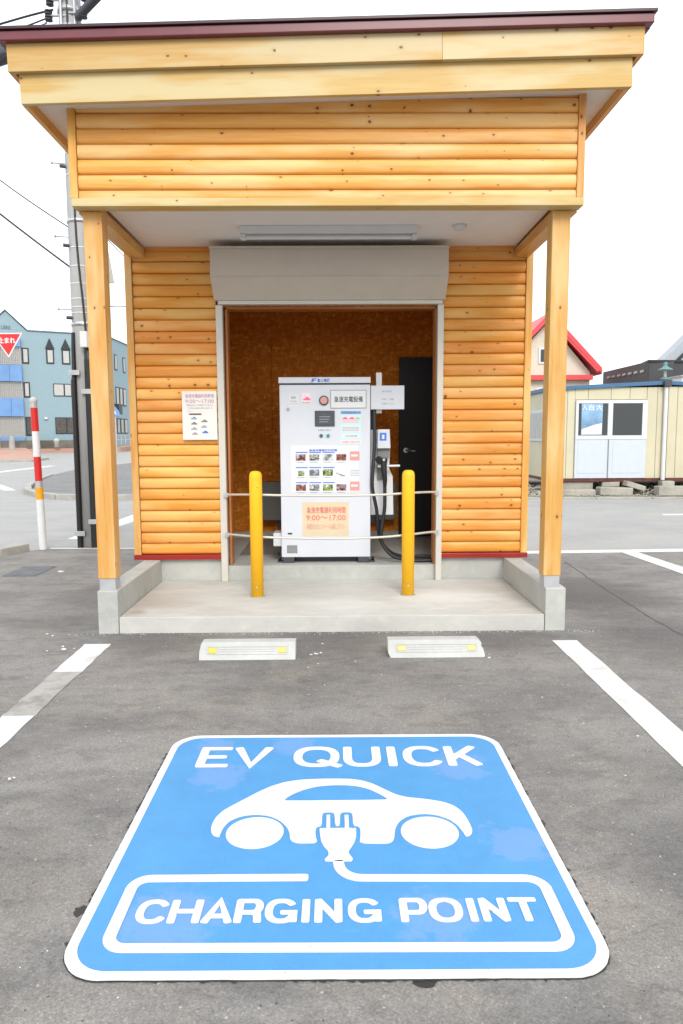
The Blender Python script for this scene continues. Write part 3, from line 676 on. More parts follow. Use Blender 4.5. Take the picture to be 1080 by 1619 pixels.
for k in range(6):
    z = 2.975+PITCH*(k+.5)
    log(YG+.045, YB+.02, -1.735+.045-.02, z, -PI/2, 'log')
    log(YG+.045, YB+.02, 1.66-.045+.02, z, PI/2, 'log')
    log(-1.70, 1.62, YB+.018, z, PI, 'log')
# cores behind the boards
box('wall_core', -1.70, -1.012, YW+.026, YW+.138, .318, 2.99, 'osb', B)
box('wall_core', .922, 1.625, YW+.026, YW+.138, .318, 2.99, 'osb', B)
box('wall_core', -1.010, .920, YW+.026, YW+.138, 2.505, 2.99, 'osb', B)
box('wall_core', -1.70, -1.60, YW+.14, YB-.002, .318, 2.99, 'osb', B)
box('wall_core', 1.53, 1.625, YW+.14, YB-.002, .318, 2.99, 'osb', B)
box('wall_core', -1.598, 1.528, YB-.11, YB-.002, .318, 2.99, 'osb', B)
box('gable_core', -1.675, 1.607, YG+.05, YG+.10, 2.97, 3.62, 'osb', B)
box('room_ceiling', -1.598, 1.528, YW+.14, YB-.112, 2.93, 2.985, 'osb', B)
box('header_board', -.930, .880, YW+.02, YW+.15, 2.488, 2.5035, 'jamb', B)
for x0, x1 in ((-.940, -.922), (.874, .892)): plank('door_jamb', x0, x1, YW+.03, YW+.16, .253, 2.486, 'jamb', B, .001)
# corner boards
plank('corner_board', XL, -1.716, YW-.030, YW+.055, .361, 2.98, 'trim', B)
plank('corner_board', 1.642, XR, YW-.030, YW+.055, .361, 2.98, 'trim', B)
plank('corner_board', -1.737, -1.686, YG-.004, YG+.044, 2.968, 3.60, 'trim', B)
plank('corner_board', 1.616, 1.664, YG-.004, YG+.044, 2.968, 3.70, 'trim', B)
for x0, x1 in ((XL-.002, XL+.05), (XR-.05, XR+.002)): plank('corner_board', x0, x1, YB+.022, YB+.075, .361, 3.0, 'trim', B)
# beams round the porch ceiling
plank('front_beam', -1.728, 1.664, YG-.012, YG+.10, 2.914, 2.966, 'fascia', B, .004)
plank('side_beam', -1.722, -1.60, YG+.102, YW-.032, 2.90, 2.975, 'trim', B, .004)
plank('side_beam', 1.54, 1.658, YG+.102, YW-.032, 2.90, 2.975, 'trim', B, .004)
plank('wall_plate', -1.598, 1.538, YW-.022, YW-.001, 2.962, 3.0, 'log_shaded', B, .003)
box('porch_ceiling', -1.60, 1.54, YG+.102, YW+.02, 2.998, 3.02, 'ceiling', B)
# posts
for x0, x1 in ((-1.690, -1.565), (1.488, 1.612)):
    p = plank('post', x0, x1, YF+.03, YF+.155, .395, 2.913, 'post', B, .005)
    box('post_foot', x0+.006, x1-.006, YF+.036, YF+.149, .312, .394, 'galv', B, .002)
    MB().box(x0+.015, x1-.015, YF+.05, YF+.14, .3, .312).build('post_base', 'concrete', B)
# roof: single slope, rising to the right
SL = .0262
def zt(x, z0): return z0+SL*(x+1.95)
def slanted(name, x0, x1, y0, y1, za, zb, mat, parent=B, bevel=.003):
    """box whose lower and upper faces follow the roof slope; za, zb measured at x=-1.95"""
    L = (x1-x0)/math.cos(math.atan(SL)); H = zb-za
    c = Vector(((x0+x1)/2, (y0+y1)/2, (zt(x0, za)+zt(x1, za))/2+H/2))
    o = MB().box(-L/2, L/2, -(y1-y0)/2, (y1-y0)/2, -H/2, H/2).build(name, mat, None, bevel)
    o.parent = parent; o.location = c-wloc(parent); o.rotation_euler = (0, -math.atan(SL), 0); return o
slanted('fascia_board', -1.950, 1.880, 4.691, 4.725, 3.470, 3.652, 'fascia')
for x0, x1 in ((-2.005, .679), (.6795, 1.925)): slanted('fascia_board', x0, x1, 4.655, 4.690, 3.644, 3.812, 'fascia')
slanted('roof_edge', -2.05, 1.975, 4.615, 4.68, 3.806, 3.862, 'maroon', B, .006)
slanted('roof_sheet', -2.065, 1.988, 4.600, 8.64, 3.864, 3.882, 'maroon_dark', B, .002)
slanted('roof_deck', -1.96, 1.89, 4.73, 8.50, 3.58, 3.80, 'fascia')
slanted('soffit', -1.915, 1.845, 4.726, 8.46, 3.525, 3.540, 'ceiling')
for x, s in ((-1.950, 1), (1.880, -1)):
    a, b = sorted((x, x+s*.034)); z = zt(x, 0)
    plank('side_fascia', a, b, 4.727, 8.5, z+3.470, z+3.652, 'trim', B)
    a, b = sorted((x-s*.055, x-s*.021)); z = zt(x, 0)
    plank('side_fascia', a, b, 4.657, 8.55, z+3.644, z+3.812, 'trim', B)
    a, b = sorted((x-s*.097, x-s*.04))
    box('roof_edge', a, b, 4.682, 8.6, z+3.806, z+3.862, 'maroon', B, .004)
slanted('fascia_board', -1.950, 1.880, 8.5, 8.535, 3.470, 3.652, 'fascia')
# aerial rod on the roof
MB().tube([(-1.06, 6, 3.86), (-1.06, 6, 5.05)], .006, 6).build('lightning_rod', 'galv', B)
# shutter housing and guide rails
prof = [(6.0, 2.705), (6.0, 2.936), (YW-.002, 2.936), (YW-.002, 2.545), (6.165, 2.545)]
sb = MB().prism(prof, -1.016, .946, 'x').build('shutter_box', 'beige_metal', B, .004)
box('shutter_lip', -1.02, .950, 5.985, 6.02, 2.928, 2.945, 'beige_metal', sb, .002)
MB().tube([(-1.016, 5.9995, 2.705), (.946, 5.9995, 2.705)], .005, 8).build('fold_bead', 'beige_metal', sb)
box('shutter_slot', -.985, .925, 6.17, YW-.004, 2.512, 2.544, 'rail_metal', sb, .003)
for x0, x1 in ((-1.008, -.950), (.885, .938)):
    rl = box('shutter_rail', x0, x1, YW-.052, YW+.018, .12, 2.511, 'rail_metal', B, .005)
# inside: panelled back wall, door
for i, (x0, x1) in enumerate(((-1.598, -.70), (-.697, .205), (.208, .702))):
    box('wall_panel', x0, x1, YB-.127, YB-.112, .252, 2.928, 'osb', B, .0015)
box('wall_panel', .703, 1.528, YB-.127, YB-.112, 2.275, 2.928, 'osb', B, .0015)
for x in (-1.598, 1.515): box('wall_panel', x, x+.013, YW+.142, YB-.128, .252, 2.928, 'osb', B)
dr = box('door', .722, 1.50, YB-.150, YB-.113, .254, 2.262, 'black_door', B, .004)
MB().tube([(.80, YB-.15, 1.235), (.80, YB-.20, 1.235), (.90, YB-.20, 1.225)], .011, 8).build('handle', 'steel', dr)
MB().tube([(.80, YB-.15, 1.235), (.80, YB-.156, 1.235)], .028, 12).build('handle_rose', 'steel', dr)

# porch lamp and smoke detector
LP = empty('ceiling_light', (-.035, 5.66, 2.998), 'long white fluorescent batten lamp under the porch ceiling', 'ceiling light')
MB().prism([(5.60, 2.997), (5.72, 2.997), (5.70, 2.945), (5.62, 2.945)], -.716, .643, 'x').build('lamp_body', 'white_plain', LP, .004)
for x in (-.716, .603): MB().box(x, x+.04, 5.632, 5.688, 2.905, 2.944).build('lamp_holder', 'white_plain', LP, .004)
MB().tube([(-.675, 5.66, 2.922), (.602, 5.66, 2.922)], .0155, 12).build('lamp_tube', 'white_card', LP)
o = MB().lathe([(.055, 0), (.055, -.012), (.042, -.03), (.02, -.034)], (.967, 5.62, 2.998), 20).build('smoke_detector', 'white_plain'); tag(o, 'round white disc detector on the porch ceiling right of the lamp', 'detector')

# poster on the siding
PO = empty('wall_poster', (-1.165, 6.185, 1.37), 'laminated paper notice with small car pictures on the log siding left of the opening', 'poster')
box('sheet', -1.314, -1.016, 6.180, 6.183, 1.372, 1.788, 'laminate', PO)
yt = 6.1788
text('lettering', '急速充電器利用時間', -1.285, -1.040, 1.747, yt, .034, 'ink_mauve', PO, .012)
text('lettering', '9:00～17:00', -1.285, -1.040, 1.702, yt, .034, 'ink_mauve', PO, .008)
text('lettering', '時間以外のご利用はできません', -1.275, -1.045, 1.668, yt, .016, 'ink_grey', PO, .01)
text('lettering', 'ご不明な点はお問い合わせ', -1.275, -1.055, 1.643, yt, .014, 'ink_grey', PO, .01)
text('lettering', 'ください', -1.275, -1.225, 1.618, yt, .014, 'ink_grey', PO, .01)
box('caption_bar', -1.255, -1.15, yt-.0006, yt, 1.586, 1.598, 'dark_grey', PO)
def mini_car(x, z, w, mat, par, y, name='car_picture'):
    h = w*.42
    pts = [(x-w/2, z), (x-w/2, z+h*.45), (x-w*.28, z+h*.55), (x-w*.12, z+h), (x+w*.2, z+h), (x+w*.36, z+h*.55), (x+w/2, z+h*.4), (x+w/2, z)]
    return MB().prism(pts, y-.0006, y, 'y').build(name, mat, par)
for x, z, m in ((-1.215, 1.548, 'sky_print'), (-1.125, 1.523, 'mid_grey'), (-1.215, 1.503, 'mid_grey'), (-1.13, 1.475, 'ink_grey'), (-1.215, 1.458, 'ink_grey'), (-1.12, 1.428, 'ink_blue'), (-1.21, 1.415, 'ink_grey')):
    mini_car(x, z, .052, m, PO, yt)

# =================================================================== CHARGER
YC = 6.352
H = empty('ev_charger', (-.09, 6.62, .25), 'tall white quick charger cabinet with screen, stickers and a hanging cable', 'charger')
box('cabinet', -.488, .317, YC, 7.0, .306, 1.850, 'white', H, .006)
box('gap_strip', -.480, .309, YC+.012, 6.99, 1.851, 1.862, 'black', H)
box('top_cap', -.495, .320, YC-.012, 7.01, 1.863, 1.916, 'white', H, .005)
for x in (-.475, .205):
    box('foot', x, x+.10, YC+.005, 6.95, .251, .305, 'dark_grey', H, .003)
for x, s in ((-.475, -1), (.305, 1)):
    a, b = sorted((x, x+s*.055))
    fb = box('foot_bracket', a, b, YC+.04, YC+.12, .2515, .262, 'dark_grey', H, .002)
    MB().lathe([(.014, 0), (.014, .03), (.010, .034)], ((a+b)/2+s*.01, YC+.08, .262), 8).build('bolt', 'black', fb)
box('base_plinth', -.37, .20, YC+.12, 6.9, .252, .304, 'dark_grey', H)
y0 = YC-.0015
def card(name, x0, x1, z0, z1, mat, par=H, y=None, th=.0015):
    yy = YC if y is None else y
    return box(name, x0, x1, yy-th-.0002, yy-.0002, z0, z1, mat, par)
yc = YC-.012
text('maker_name', '富士電機', -.150, -.040, 1.887, yc-.0012, .030, 'ink_blue', H, .02)
MB().prism([(-.205, 1.872), (-.190, 1.872), (-.186, 1.884), (-.170, 1.886), (-.168, 1.892), (-.184, 1.891), (-.182, 1.896), (-.158, 1.898), (-.156, 1.905), (-.198, 1.903)], yc-.0016, yc-.0008, 'y').build('maker_emblem', 'ink_blue', H)
# left stickers
c_ = card('sticker', -.405, -.325, 1.665, 1.765, 'white_card')
text('sticker_lettering', 'CO', -.385, -.345, 1.738, YC-.003, .020, 'ink', c_ if False else H, .02)
text('sticker_lettering', 'CHAdeMO', -.395, -.335, 1.707, YC-.003, .010, 'ink_grey', H, .02)
text('sticker_lettering', 'QUICK CHARGER', -.402, -.328, 1.684, YC-.003, .008, 'ink_grey', H, .02)
card('sticker', -.290, -.210, 1.680, 1.780, 'pink_card')
mini_car(-.245, 1.715, .066, 'ink_pink', H, YC-.0022, 'sticker_car')
text('sticker_lettering', 'EV QUICK', -.285, -.215, 1.692, YC-.003, .010, 'ink', H, .02)
MB().tube([(-.413, YC+.002, 1.637), (-.413, YC-.008, 1.637)], .018, 14).build('lock', 'galv', H)
box('lock_slot', -.421, -.405, YC-.0105, YC-.0085, 1.634, 1.640, 'ink', H)
bt = MB().tube([(-.095, YC, 1.712), (-.095, YC-.012, 1.712)], .043, 24).build('button_ring', 'dark_grey', H)
MB().tube([(-.095, YC-.0125, 1.712), (-.095, YC-.022, 1.712)], .032, 24).build('button', 'pink_lens', bt)
f_ = box('name_plate_frame', -.037, .282, YC-.004, YC-.0005, 1.642, 1.803, 'mid_grey', H)
box('name_plate', -.032, .277, YC-.0055, YC-.0042, 1.647, 1.798, 'white_card', f_)
text('name_lettering', '急速充電設備', -.004, .250, 1.722, YC-.0065, .052, 'ink', H, .012)
sf = box('screen_frame', -.176, .000, YC-.010, YC-.0005, 1.484, 1.622, 'dark_grey', H, .003)
box('screen', -.152, -.028, YC-.0115, YC-.0102, 1.502, 1.608, 'screen', sf)
for i in range(3): box('screen_line', -.135, -.06+.01*i, YC-.0122, YC-.0117, 1.522+.022*i, 1.527+.022*i, 'ink_grey', sf)
text('lettering', '充電開始 充電停止', -.15, -.03, 1.452, YC-.003, .012, 'ink_grey', H, .01)
for x, m in ((-.121, 'navy_dot'), (-.059, 'teal_dot')): MB().tube([(x, YC, 1.401), (x, YC-.010, 1.401)], .016, 14).build('push_button', m, H)
# cyan notice
nt = card('notice_card', .052, .236, 1.322, 1.622, 'cyan_card')
card('notice_band', .055, .233, 1.592, 1.618, 'sky_print', H, YC-.002)
text('notice_lettering', 'ご利用案内', .062, .226, 1.605, YC-.0045, .016, 'ink_blue', H, .01)
card('notice_panel', .062, .226, 1.505, 1.585, 'white_card', H, YC-.002)
mini_car(.092, 1.545, .05, 'ink_pink', H, YC-.004, 'notice_car'); mini_car(.152, 1.545, .05, 'ink_pink', H, YC-.004, 'notice_car'); mini_car(.204, 1.545, .045, 'ink_green', H, YC-.004, 'notice_car')
for z in (1.530, 1.518, 1.470, 1.458, 1.445): card('notice_line', .066, .215, z, z+.004, 'ink_pale_red' if z > 1.5 else 'ink_grey', H, YC-.0038, .0006)
card('notice_panel', .062, .226, 1.43, 1.488, 'white_card', H, YC-.002)
card('notice_panel', .062, .226, 1.375, 1.42, 'white_card', H, YC-.002)
text('notice_lettering', 'CHARGE', .095, .20, 1.398, YC-.0045, .016, 'ink_grey', H, .02)
card('notice_panel', .057, .231, 1.327, 1.362, 'pink_card', H, YC-.002)
text('notice_lettering', 'お問い合わせ', .065, .222, 1.345, YC-.0045, .018, 'ink_pale_red', H, .02)
# instruction sheet with a grid of pictures
card('instruction_sheet', -.396, .210, .898, 1.318, 'white_card')
text('sheet_title', '急速充電器操作手順', -.23, .02, 1.272, YC-.0035, .020, 'ink_blue', H, .02)
def photo_mat(name, seed, a, b, c):
    t = NT(name); v = t.mapped((1, 1, 1)); m = v.node; m.inputs['Location'].default_value = (seed, seed*.7, seed*1.3)
    n = t.noise(v, 26, 2, .5); t.color(t.ramp(n, [(.40, a), (.50, b), (.58, c), (.70, (.6, .6, .6, 1))])); t.rough(.4); return t.m
K = (.02, .02, .025, 1)
pm = [photo_mat('instruction_photo', 1, K, (.45, .12, .03, 1), (.10, .22, .4, 1)), photo_mat('instruction_photo', 5, K, K, (.35, .35, .36, 1)), photo_mat('instruction_photo', 9, K, (.5, .5, .5, 1), (.22, .16, .1, 1)),
      photo_mat('instruction_photo', 13, (.06, .06, .07, 1), (.3, .3, .3, 1), K), photo_mat('instruction_photo', 17, (.12, .13, .14, 1), (.2, .22, .24, 1), (.4, .4, .42, 1)), photo_mat('instruction_photo', 21, K, (.35, .5, .05, 1), (.1, .1, .1, 1)), photo_mat('instruction_photo', 25, K, (.22, .06, .04, 1), (.3, .12, .08, 1))]
rows = [1.255, 1.120, .985]
for r_, zt_ in enumerate(rows):
    for c2 in range(5):
        x = -.350+.121*c2
        if c2 < (3 if r_ else 3): card('heading_bar', x, x+.105, zt_-.006, zt_+.003, 'ink_blue', H, YC-.0018, .0006)
        if c2 == 4:
            if r_ != 1:
                card('photo_panel', x, x+.085, zt_-.075, zt_+.006, 'ink_pale_red', H, YC-.0018, .0006)
                card('photo_text', x+.01, x+.07, zt_-.04, zt_-.02, 'pink_card', H, YC-.0026, .0004)
            else:
                for j in range(4): card('photo_text', x, x+.08, zt_-.03-.016*j, zt_-.026-.016*j, 'ink_grey', H, YC-.0018, .0006)
            continue
        m = pm[(r_*4+c2*2+(r_ == 1)) % 7] if not (r_ == 0 and c2 == 0) else pm[0]
        if r_ == 1 and c2 == 2: m = pm[5]
        if r_ == 1 and c2 == 1: m = pm[4]
        if r_ == 2 and c2 == 0: m = pm[6]
        if r_ == 1 and c2 == 3:
            for j in range(3): card('photo_text', x+.02*j, x+.016+.03*j, zt_-.06-.01*j, zt_-.05-.01*j, 'mid_grey', H, YC-.0018, .0006)
            continue
        dx = .02 if (r_ == 1 and c2 == 0) else 0
        card('photo_panel', x+dx, x+.088-dx*.7, zt_-.075, zt_-.018+(-.012 if dx else 0), m, H, YC-.0018, .0006)
        card('photo_text', x+.005, x+.075, zt_-.092, zt_-.087, 'ink_grey', H, YC-.0018, .0006)
# opening hours card
hc = card('hours_card', -.296, .122, .500, .806, 'cream_card')
text('hours_lettering', '急速充電器利用時間', -.256, .092, .735, YC-.004, .058, 'ink_red', H, .004)
text('hours_lettering', '9:00～17:00', -.262, .094, .666, YC-.004, .050, 'ink_red', H, 0)
text('hours_lettering', '時間外はセンターへお越し下さい', -.256, .090, .586, YC-.004, .052, 'ink_pale_red', H, .0)
vt = card('rating_plate', -.438, -.346, .345, .416, 'mid_grey', H, None, .003)
for j in range(5): card('rating_line', -.430, -.354, .353+.012*j, .357+.012*j, 'ink_grey', vt, YC-.0035, .0006)
card('badge', -.43, -.39, .515, .53, 'ink', H)
# side box at the lower left, sign wing and conduit at the upper right
box('side_box', -.566, -.490, YC+.05, YC+.25, .400, .520, 'white', H, .004)
w_ = box('wing_plate', .322, .621, YC+.02, YC+.06, 1.632, 1.842, 'white', H, .003)
text('wing_lettering', 'NETWORK', .42, .51, 1.79, YC+.0185, .016, 'ink_grey', H, .01)
text('wing_lettering', '充電カード認証', .42, .53, 1.722, YC+.0185, .014, 'ink_grey', H, .01)
text('wing_lettering', '会員サービス', .42, .53, 1.683, YC+.0185, .014, 'ink_grey', H, .01)
box('conduit', .372, .424, YC+.065, YC+.115, 1.60, 1.96, 'white_plain', H, .004)
box('black_strip', .322, .372, YC+.13, YC+.20, .60, 1.63, 'black', H)  # plain black strip along the right side of the cabinet
# connector holster
hs = MB().prism([(.335, 1.452), (.498, 1.452), (.505, 1.31), (.495, 1.10), (.528, 1.03), (.535, .675), (.325, .675), (.325, 1.452)], YC+.12, YC+.30, 'y').build('holster', 'white_plain', H, .004)
MB().prism([(.385, 1.455), (.492, 1.455), (.500, 1.285), (.382, 1.285)], YC+.02, YC+.118, 'y').build('holster_head', 'white', H, .005)
MB().prism([(.384, 1.283), (.498, 1.283), (.49, 1.20), (.386, 1.20)], YC+.06, YC+.119, 'y').build('holster_neck', 'mid_grey', H, .003)
MB().prism([(.384, 1.12), (.45, 1.12), (.455, 1.0), (.384, 1.0)], YC+.10, YC+.119, 'y').build('holster_cradle', 'mid_grey', H, .003)
card('cable_sticker', .402, .462, 1.355, 1.425, 'ink_blue', H, YC+.02)
card('cable_sticker_mark', .422, .444, 1.37, 1.408, 'white_card', H, YC+.018)
cn = MB().tube([(.438, YC+.02, 1.19), (.440, YC+.01, 1.10), (.448, YC+.0, 1.00), (.448, YC+.02, .94)], .030, 12, True, .016).build('connector', 'black', H)
MB().tube([(.395, YC+.05, 1.185), (.40, YC+.0, 1.175)], .032, 14).build('connector_nose', 'black', cn)
MB().tube([(.438, YC-.012, 1.185), (.438, YC-.002, 1.185)], .012, 10).build('release_button', 'galv', cn)
MB().tube([(.46, YC+.04, 1.127), (.585, YC+.04, 1.129)], .011, 8).build('holster_bar', 'white_plain', H)
box('holster_clip', .385, .43, YC+.03, YC+.118, 1.115, 1.14, 'white_plain', H, .002)
def bez(p, n=24):
    P = [Vector(q) for q in p]; out = []
    for i in range(len(P)-1):
        a = P[max(i-1, 0)]; b = P[i]; c = P[i+1]; d = P[min(i+2, len(P)-1)]
        for k in range(n//4):
            t = k/(n//4)
            out.append(.5*((2*b)+(c-a)*t+(2*a-5*b+4*c-d)*t*t+(3*b-a-3*c+d)*t**3))
    out.append(P[-1]); return out
MB().tube(bez([(.353, YC+.02, 1.62), (.356, YC+.0, 1.35), (.338, YC-.02, 1.10), (.335, YC-.02, .93), (.375, YC+.02, .73), (.40, YC+.08, .50), (.47, YC+.12, .36), (.60, YC+.16, .285), (.80, YC+.20, .275), (.98, YC+.12, .275)]), .0165, 10).build('cable', 'rubber', H)
MB().tube(bez([(.448, YC+.02, .95), (.447, YC+.02, .75), (.42, YC+.03, .55), (.43, YC+.04, .42), (.52, YC+.02, .31), (.68, YC+.0, .272), (.85, YC-.01, .272), (.98, YC+.02, .272)]), .0165, 10).build('cable', 'rubber', H)

# switchboard on the back wall
K_ = empty('wall_cabinet', (-.065, 7.93, .46), 'wide grey equipment cabinet on the back wall behind the charger', 'wall cabinet')
MB().prism(rrect(-.82, .685, .465, .893, .05, 5), 7.86, 8.020, 'y').build('cabinet_body', 'mid_grey', K_, .006)
box('cover_seam', .50, .505, 7.857, 7.8595, .48, .88, 'dark_grey', K_)
box('cabinet_bracket', -.66, -.62, 7.95, 8.02, .38, .464, 'dark_grey', K_); box('cabinet_bracket', .5, .54, 7.95, 8.02, .38, .464, 'dark_grey', K_)
o = box('floor_mat', -.93, -.55, 6.75, 7.85, .2505, .262, 'mid_grey', None, .003); tag(o, 'grey board lying on the room floor left of the charger', 'floor board')

# bollards and guard bars
b1 = empty('bollard', (-.628, 5.595, .12), 'yellow steel bollard on the slab left of the charger', 'bollard', 'yellow bollards in front of the charger')
MB().lathe([(.0505, 0), (.0505, .955), (.048, .980), (.040, .997), (.025, 1.006), (.006, 1.008)], (-.628, 5.595, .12), 28).build('post', 'yellow', b1)
MB().tube([(-.628, 5.545, .205), (-.628, 5.5425, .205)], .008, 8).build('bolt', 'galv', b1)
MB().tube([(-.612, 5.548, 1.0), (-.612, 5.5455, 1.0)], .004, 6).build('vent_hole', 'tar', b1)
MB().lathe([(.062, 0), (.060, .003), (.0515, .005)], (-.628, 5.595, .1202), 24).build('base_seal', 'kerb_stone', b1)
b2 = copy_tree(b1); b2.location = (.583, 5.62, .12); b2['label'] = 'yellow steel bollard on the slab right of the charger'
def bar(zf, zb, sag, label):
    g = empty('guard_bar', (-.03, 5.66, zb), label, 'guard bar', 'steel bars between the bollards')
    P = bez([(-.945, 6.17, zf), (-.85, 6.0, zf+(zb-zf)*.35), (-.63, 5.66, zb-.002), (-.40, 5.66, zb-sag*.6), (-.03, 5.66, zb-sag), (.35, 5.66, zb-sag*.6), (.583, 5.68, zb+.003), (.80, 6.0, zf+(zb-zf)*.4+.01), (.885, 6.17, zf+.01)], 32)
    MB().tube(P, .0095, 8).build('rod', 'rail_metal', g)
    for x in (-.947, .887): MB().tube([(x, 6.15, zf+(.01 if x > 0 else 0)), (x, 6.179, zf+(.01 if x > 0 else 0))], .022, 12).build('flange', 'steel', g)
bar(.893, .936, .014, 'upper pale steel bar running from rail to rail past both yellow bollards')
bar(.545, .597, .022, 'lower sagging pale steel bar running from rail to rail past both yellow bollards')

# =================================================================== WHEEL STOPS
def wheel_stop(x0, x1, yb, outline, label, marks):
    root = empty('wheel_stop', ((x0+x1)/2, yb+.07, .004), label, 'wheel stop', 'concrete wheel stops in front of the slab')
    bm = bmesh.new(); z0 = .004
    def yy(z): return yb+(z-z0)*.5
    fr = [bm.verts.new((x, yy(z), z)) for x, z in outline]; bk = [bm.verts.new((x, yb+.135, z)) for x, z in outline]
    front = bm.faces.new(fr); bm.faces.new(bk[::-1]); n = len(fr)
    for i in range(n): bm.faces.new((fr[i], fr[(i+1) % n], bk[(i+1) % n], bk[i]))
    bmesh.ops.recalc_face_normals(bm, faces=bm.faces)
    me = bpy.data.meshes.new('body')
    off = root.location
    for v in bm.verts: v.co -= off
    bm.to_mesh(me); bm.free(); me.materials.append(M['white_concrete'])
    o = bpy.data.objects.new('body', me); col.objects.link(o); o.parent = root
    bv = o.modifiers.new('b', 'BEVEL'); bv.width = .008; bv.segments = 3
    # raised rim round a shallow field with ribs, on the sloping front
    def slab(xa, xb, za, zb, t, name, mat, bev=.0015):
        mb = MB(); vs = [(xa, yy(za)-t, za), (xb, yy(za)-t, za), (xb, yy(zb)-t, zb), (xa, yy(zb)-t, zb), (xa, yy(za)+.003, za), (xb, yy(za)+.003, za), (xb, yy(zb)+.003, zb), (xa, yy(zb)+.003, zb)]
        mb.add(vs, [(0, 1, 2, 3), (4, 7, 6, 5), (0, 4, 5, 1), (1, 5, 6, 2), (2, 6, 7, 3), (3, 7, 4, 0)]); return mb.build(name, mat, root, bev)
    for za, zb in ((.036, .044), (.078, .086)): slab(x0+.05, x1-.05, za, zb, .004, 'rib', 'white_concrete')
    for xa in (x0+.05, x1-.058): slab(xa, xa+.008, .044, .078, .004, 'rib', 'white_concrete')
    for za in (.051, .064): slab(x0+.125, x1-.125, za, za+.006, .003, 'rib', 'white_concrete')
    for xa in (x0+.060, x1-.110): slab(xa, xa+.050, .046, .072, .009, 'reflector', 'reflector', .003)
    return root
wheel_stop(-.863, -.256, 4.327, [(-.863, .0), (-.256, .0), (-.256, .104), (-.845, .104), (-.855, .096), (-.863, .05)], 'pale concrete wheel stop on the left with clean corners and two yellow reflectors', 0)
wheel_stop(.330, .944, 4.347, [(.345, .0), (.90, .0), (.941, .004), (.944, .012), (.936, .052), (.924, .060), (.927, .086), (.905, .104), (.330, .104), (.330, .03)], 'pale concrete wheel stop on the right with a chipped upper right corner', 0)

# bits of grit and flaked paint on the lot
mb = MB()
def chipv(x, y, s, z=.0045):
    n = 6; pts = [(x+math.cos(2*PI*i/n+.3)*s*random.uniform(.5, 1.2), y+math.sin(2*PI*i/n)*s*random.uniform(.4, 1)) for i in range(n)]
    mb.prism(pts, z, z+s*random.uniform(.2, .5))
for x, y, s in ((-1.80, 4.58, .020), (-1.83, 4.64, .012), (-1.90, 4.55, .010), (-1.74, 4.60, .008), (-.13, 4.44, .016), (-.10, 4.46, .012), (-.16, 4.42, .010), (-.09, 4.66, .008), (-.11, 4.24, .008), (-.17, 4.17, .006), (-1.345, 2.79, .011), (-1.33, 2.80, .006), (.965, 4.33, .012), (.98, 4.40, .006), (-2.87, 7.3, .035), (-2.0, 4.9, .01), (-2.06, 4.95, .008), (.12, 4.28, .006), (1.1, 3.65, .005), (1.4, 3.15, .006), (1.2, 3.3, .005)): chipv(x, y, s)
for i in range(150):
    x, y = random.uniform(-2.6, 2.6), random.uniform(1.3, 4.9)
    if -.78 < x < .78 and 1.65 < y < 3.22: continue
    chipv(x, y, random.uniform(.0018, .004))
for i in range(240):          # dust of crumbs gathered at the foot of the slab
    x = random.uniform(-1.9, 1.9); chipv(x, 4.945-abs(random.gauss(0, .03)), random.uniform(.002, .005))
tag(mb.build('gravel_bits', 'chip'), 'scattered pale crumbs and paint flakes on the asphalt', 'grit', None, 'stuff')
# crack sealed with tar right of the shelter
cp = [(2.53, 7.7), (2.50, 7.2), (2.46, 6.6), (2.44, 6.2), (2.43, 5.7), (2.40, 5.3), (2.42, 4.8), (2.38, 4.2)]
cp2 = []
for i in range(len(cp)-1):
    for k in range(8):
        t_ = k/8; cp2.append((cp[i][0]+(cp[i+1][0]-cp[i][0])*t_+random.uniform(-.008, .008), cp[i][1]+(cp[i+1][1]-cp[i][1])*t_))
o = MB()
for i in range(len(cp2)-1):
    (xa, ya), (xb, yb) = cp2[i], cp2[i+1]; w = .007
    o.add([(xa-w, ya, .0055), (xb-w, yb, .0055), (xb+w, yb, .0055), (xa+w, ya, .0055)], [(0, 1, 2, 3)])
tag(o.build('asphalt_crack', 'tar'), kind='structure')

# drain grate on the left
g = empty('drain_grate', (-3.2, 7.33, .004), 'square steel drain grate set in the asphalt left of the porch post', 'drain grate')
box('frame', -3.39, -3.02, 7.06, 7.62, -.02, .0062, 'grate', g)
for i in range(14): box('grate_bar', -3.375, -3.035, 7.085+.038*i, 7.085+.038*i+.02, .0064, .012, 'grate', g)

# =================================================================== MARKER POST, UTILITY POLE
d = empty('marker_post', (-3.662, 8.815, .004), 'slim red and white banded marker post with a white ball on top', 'marker post')
cx, cy = -3.662, 8.815
segs = [(.004, .632, 'white_plain'), (.632, .783, 'orange_band'), (.783, .862, 'galv'), (.862, 1.161, 'red_band'), (1.161, 1.473, 'white_plain'), (1.473, 1.76, 'red_band'), (1.76, 1.83, 'galv')]
for a, b, m in segs:
    r_ = .047 if a < .7 else .043
    tx = lambda z: cx-.028*z/1.8
    MB().tube([(tx(a), cy, a), (tx(b), cy, b)], r_, 16).build('band' if m != 'white_plain' else 'tube', m, d)
MB().lathe([(.015, -.055), (.03, -.04), (.044, -.02), (.048, 0), (.044, .02), (.03, .038), (.014, .046), (.003, .048)], (cx-.03, cy, 1.845), 16).build('ball_top', 'white_concrete', d)

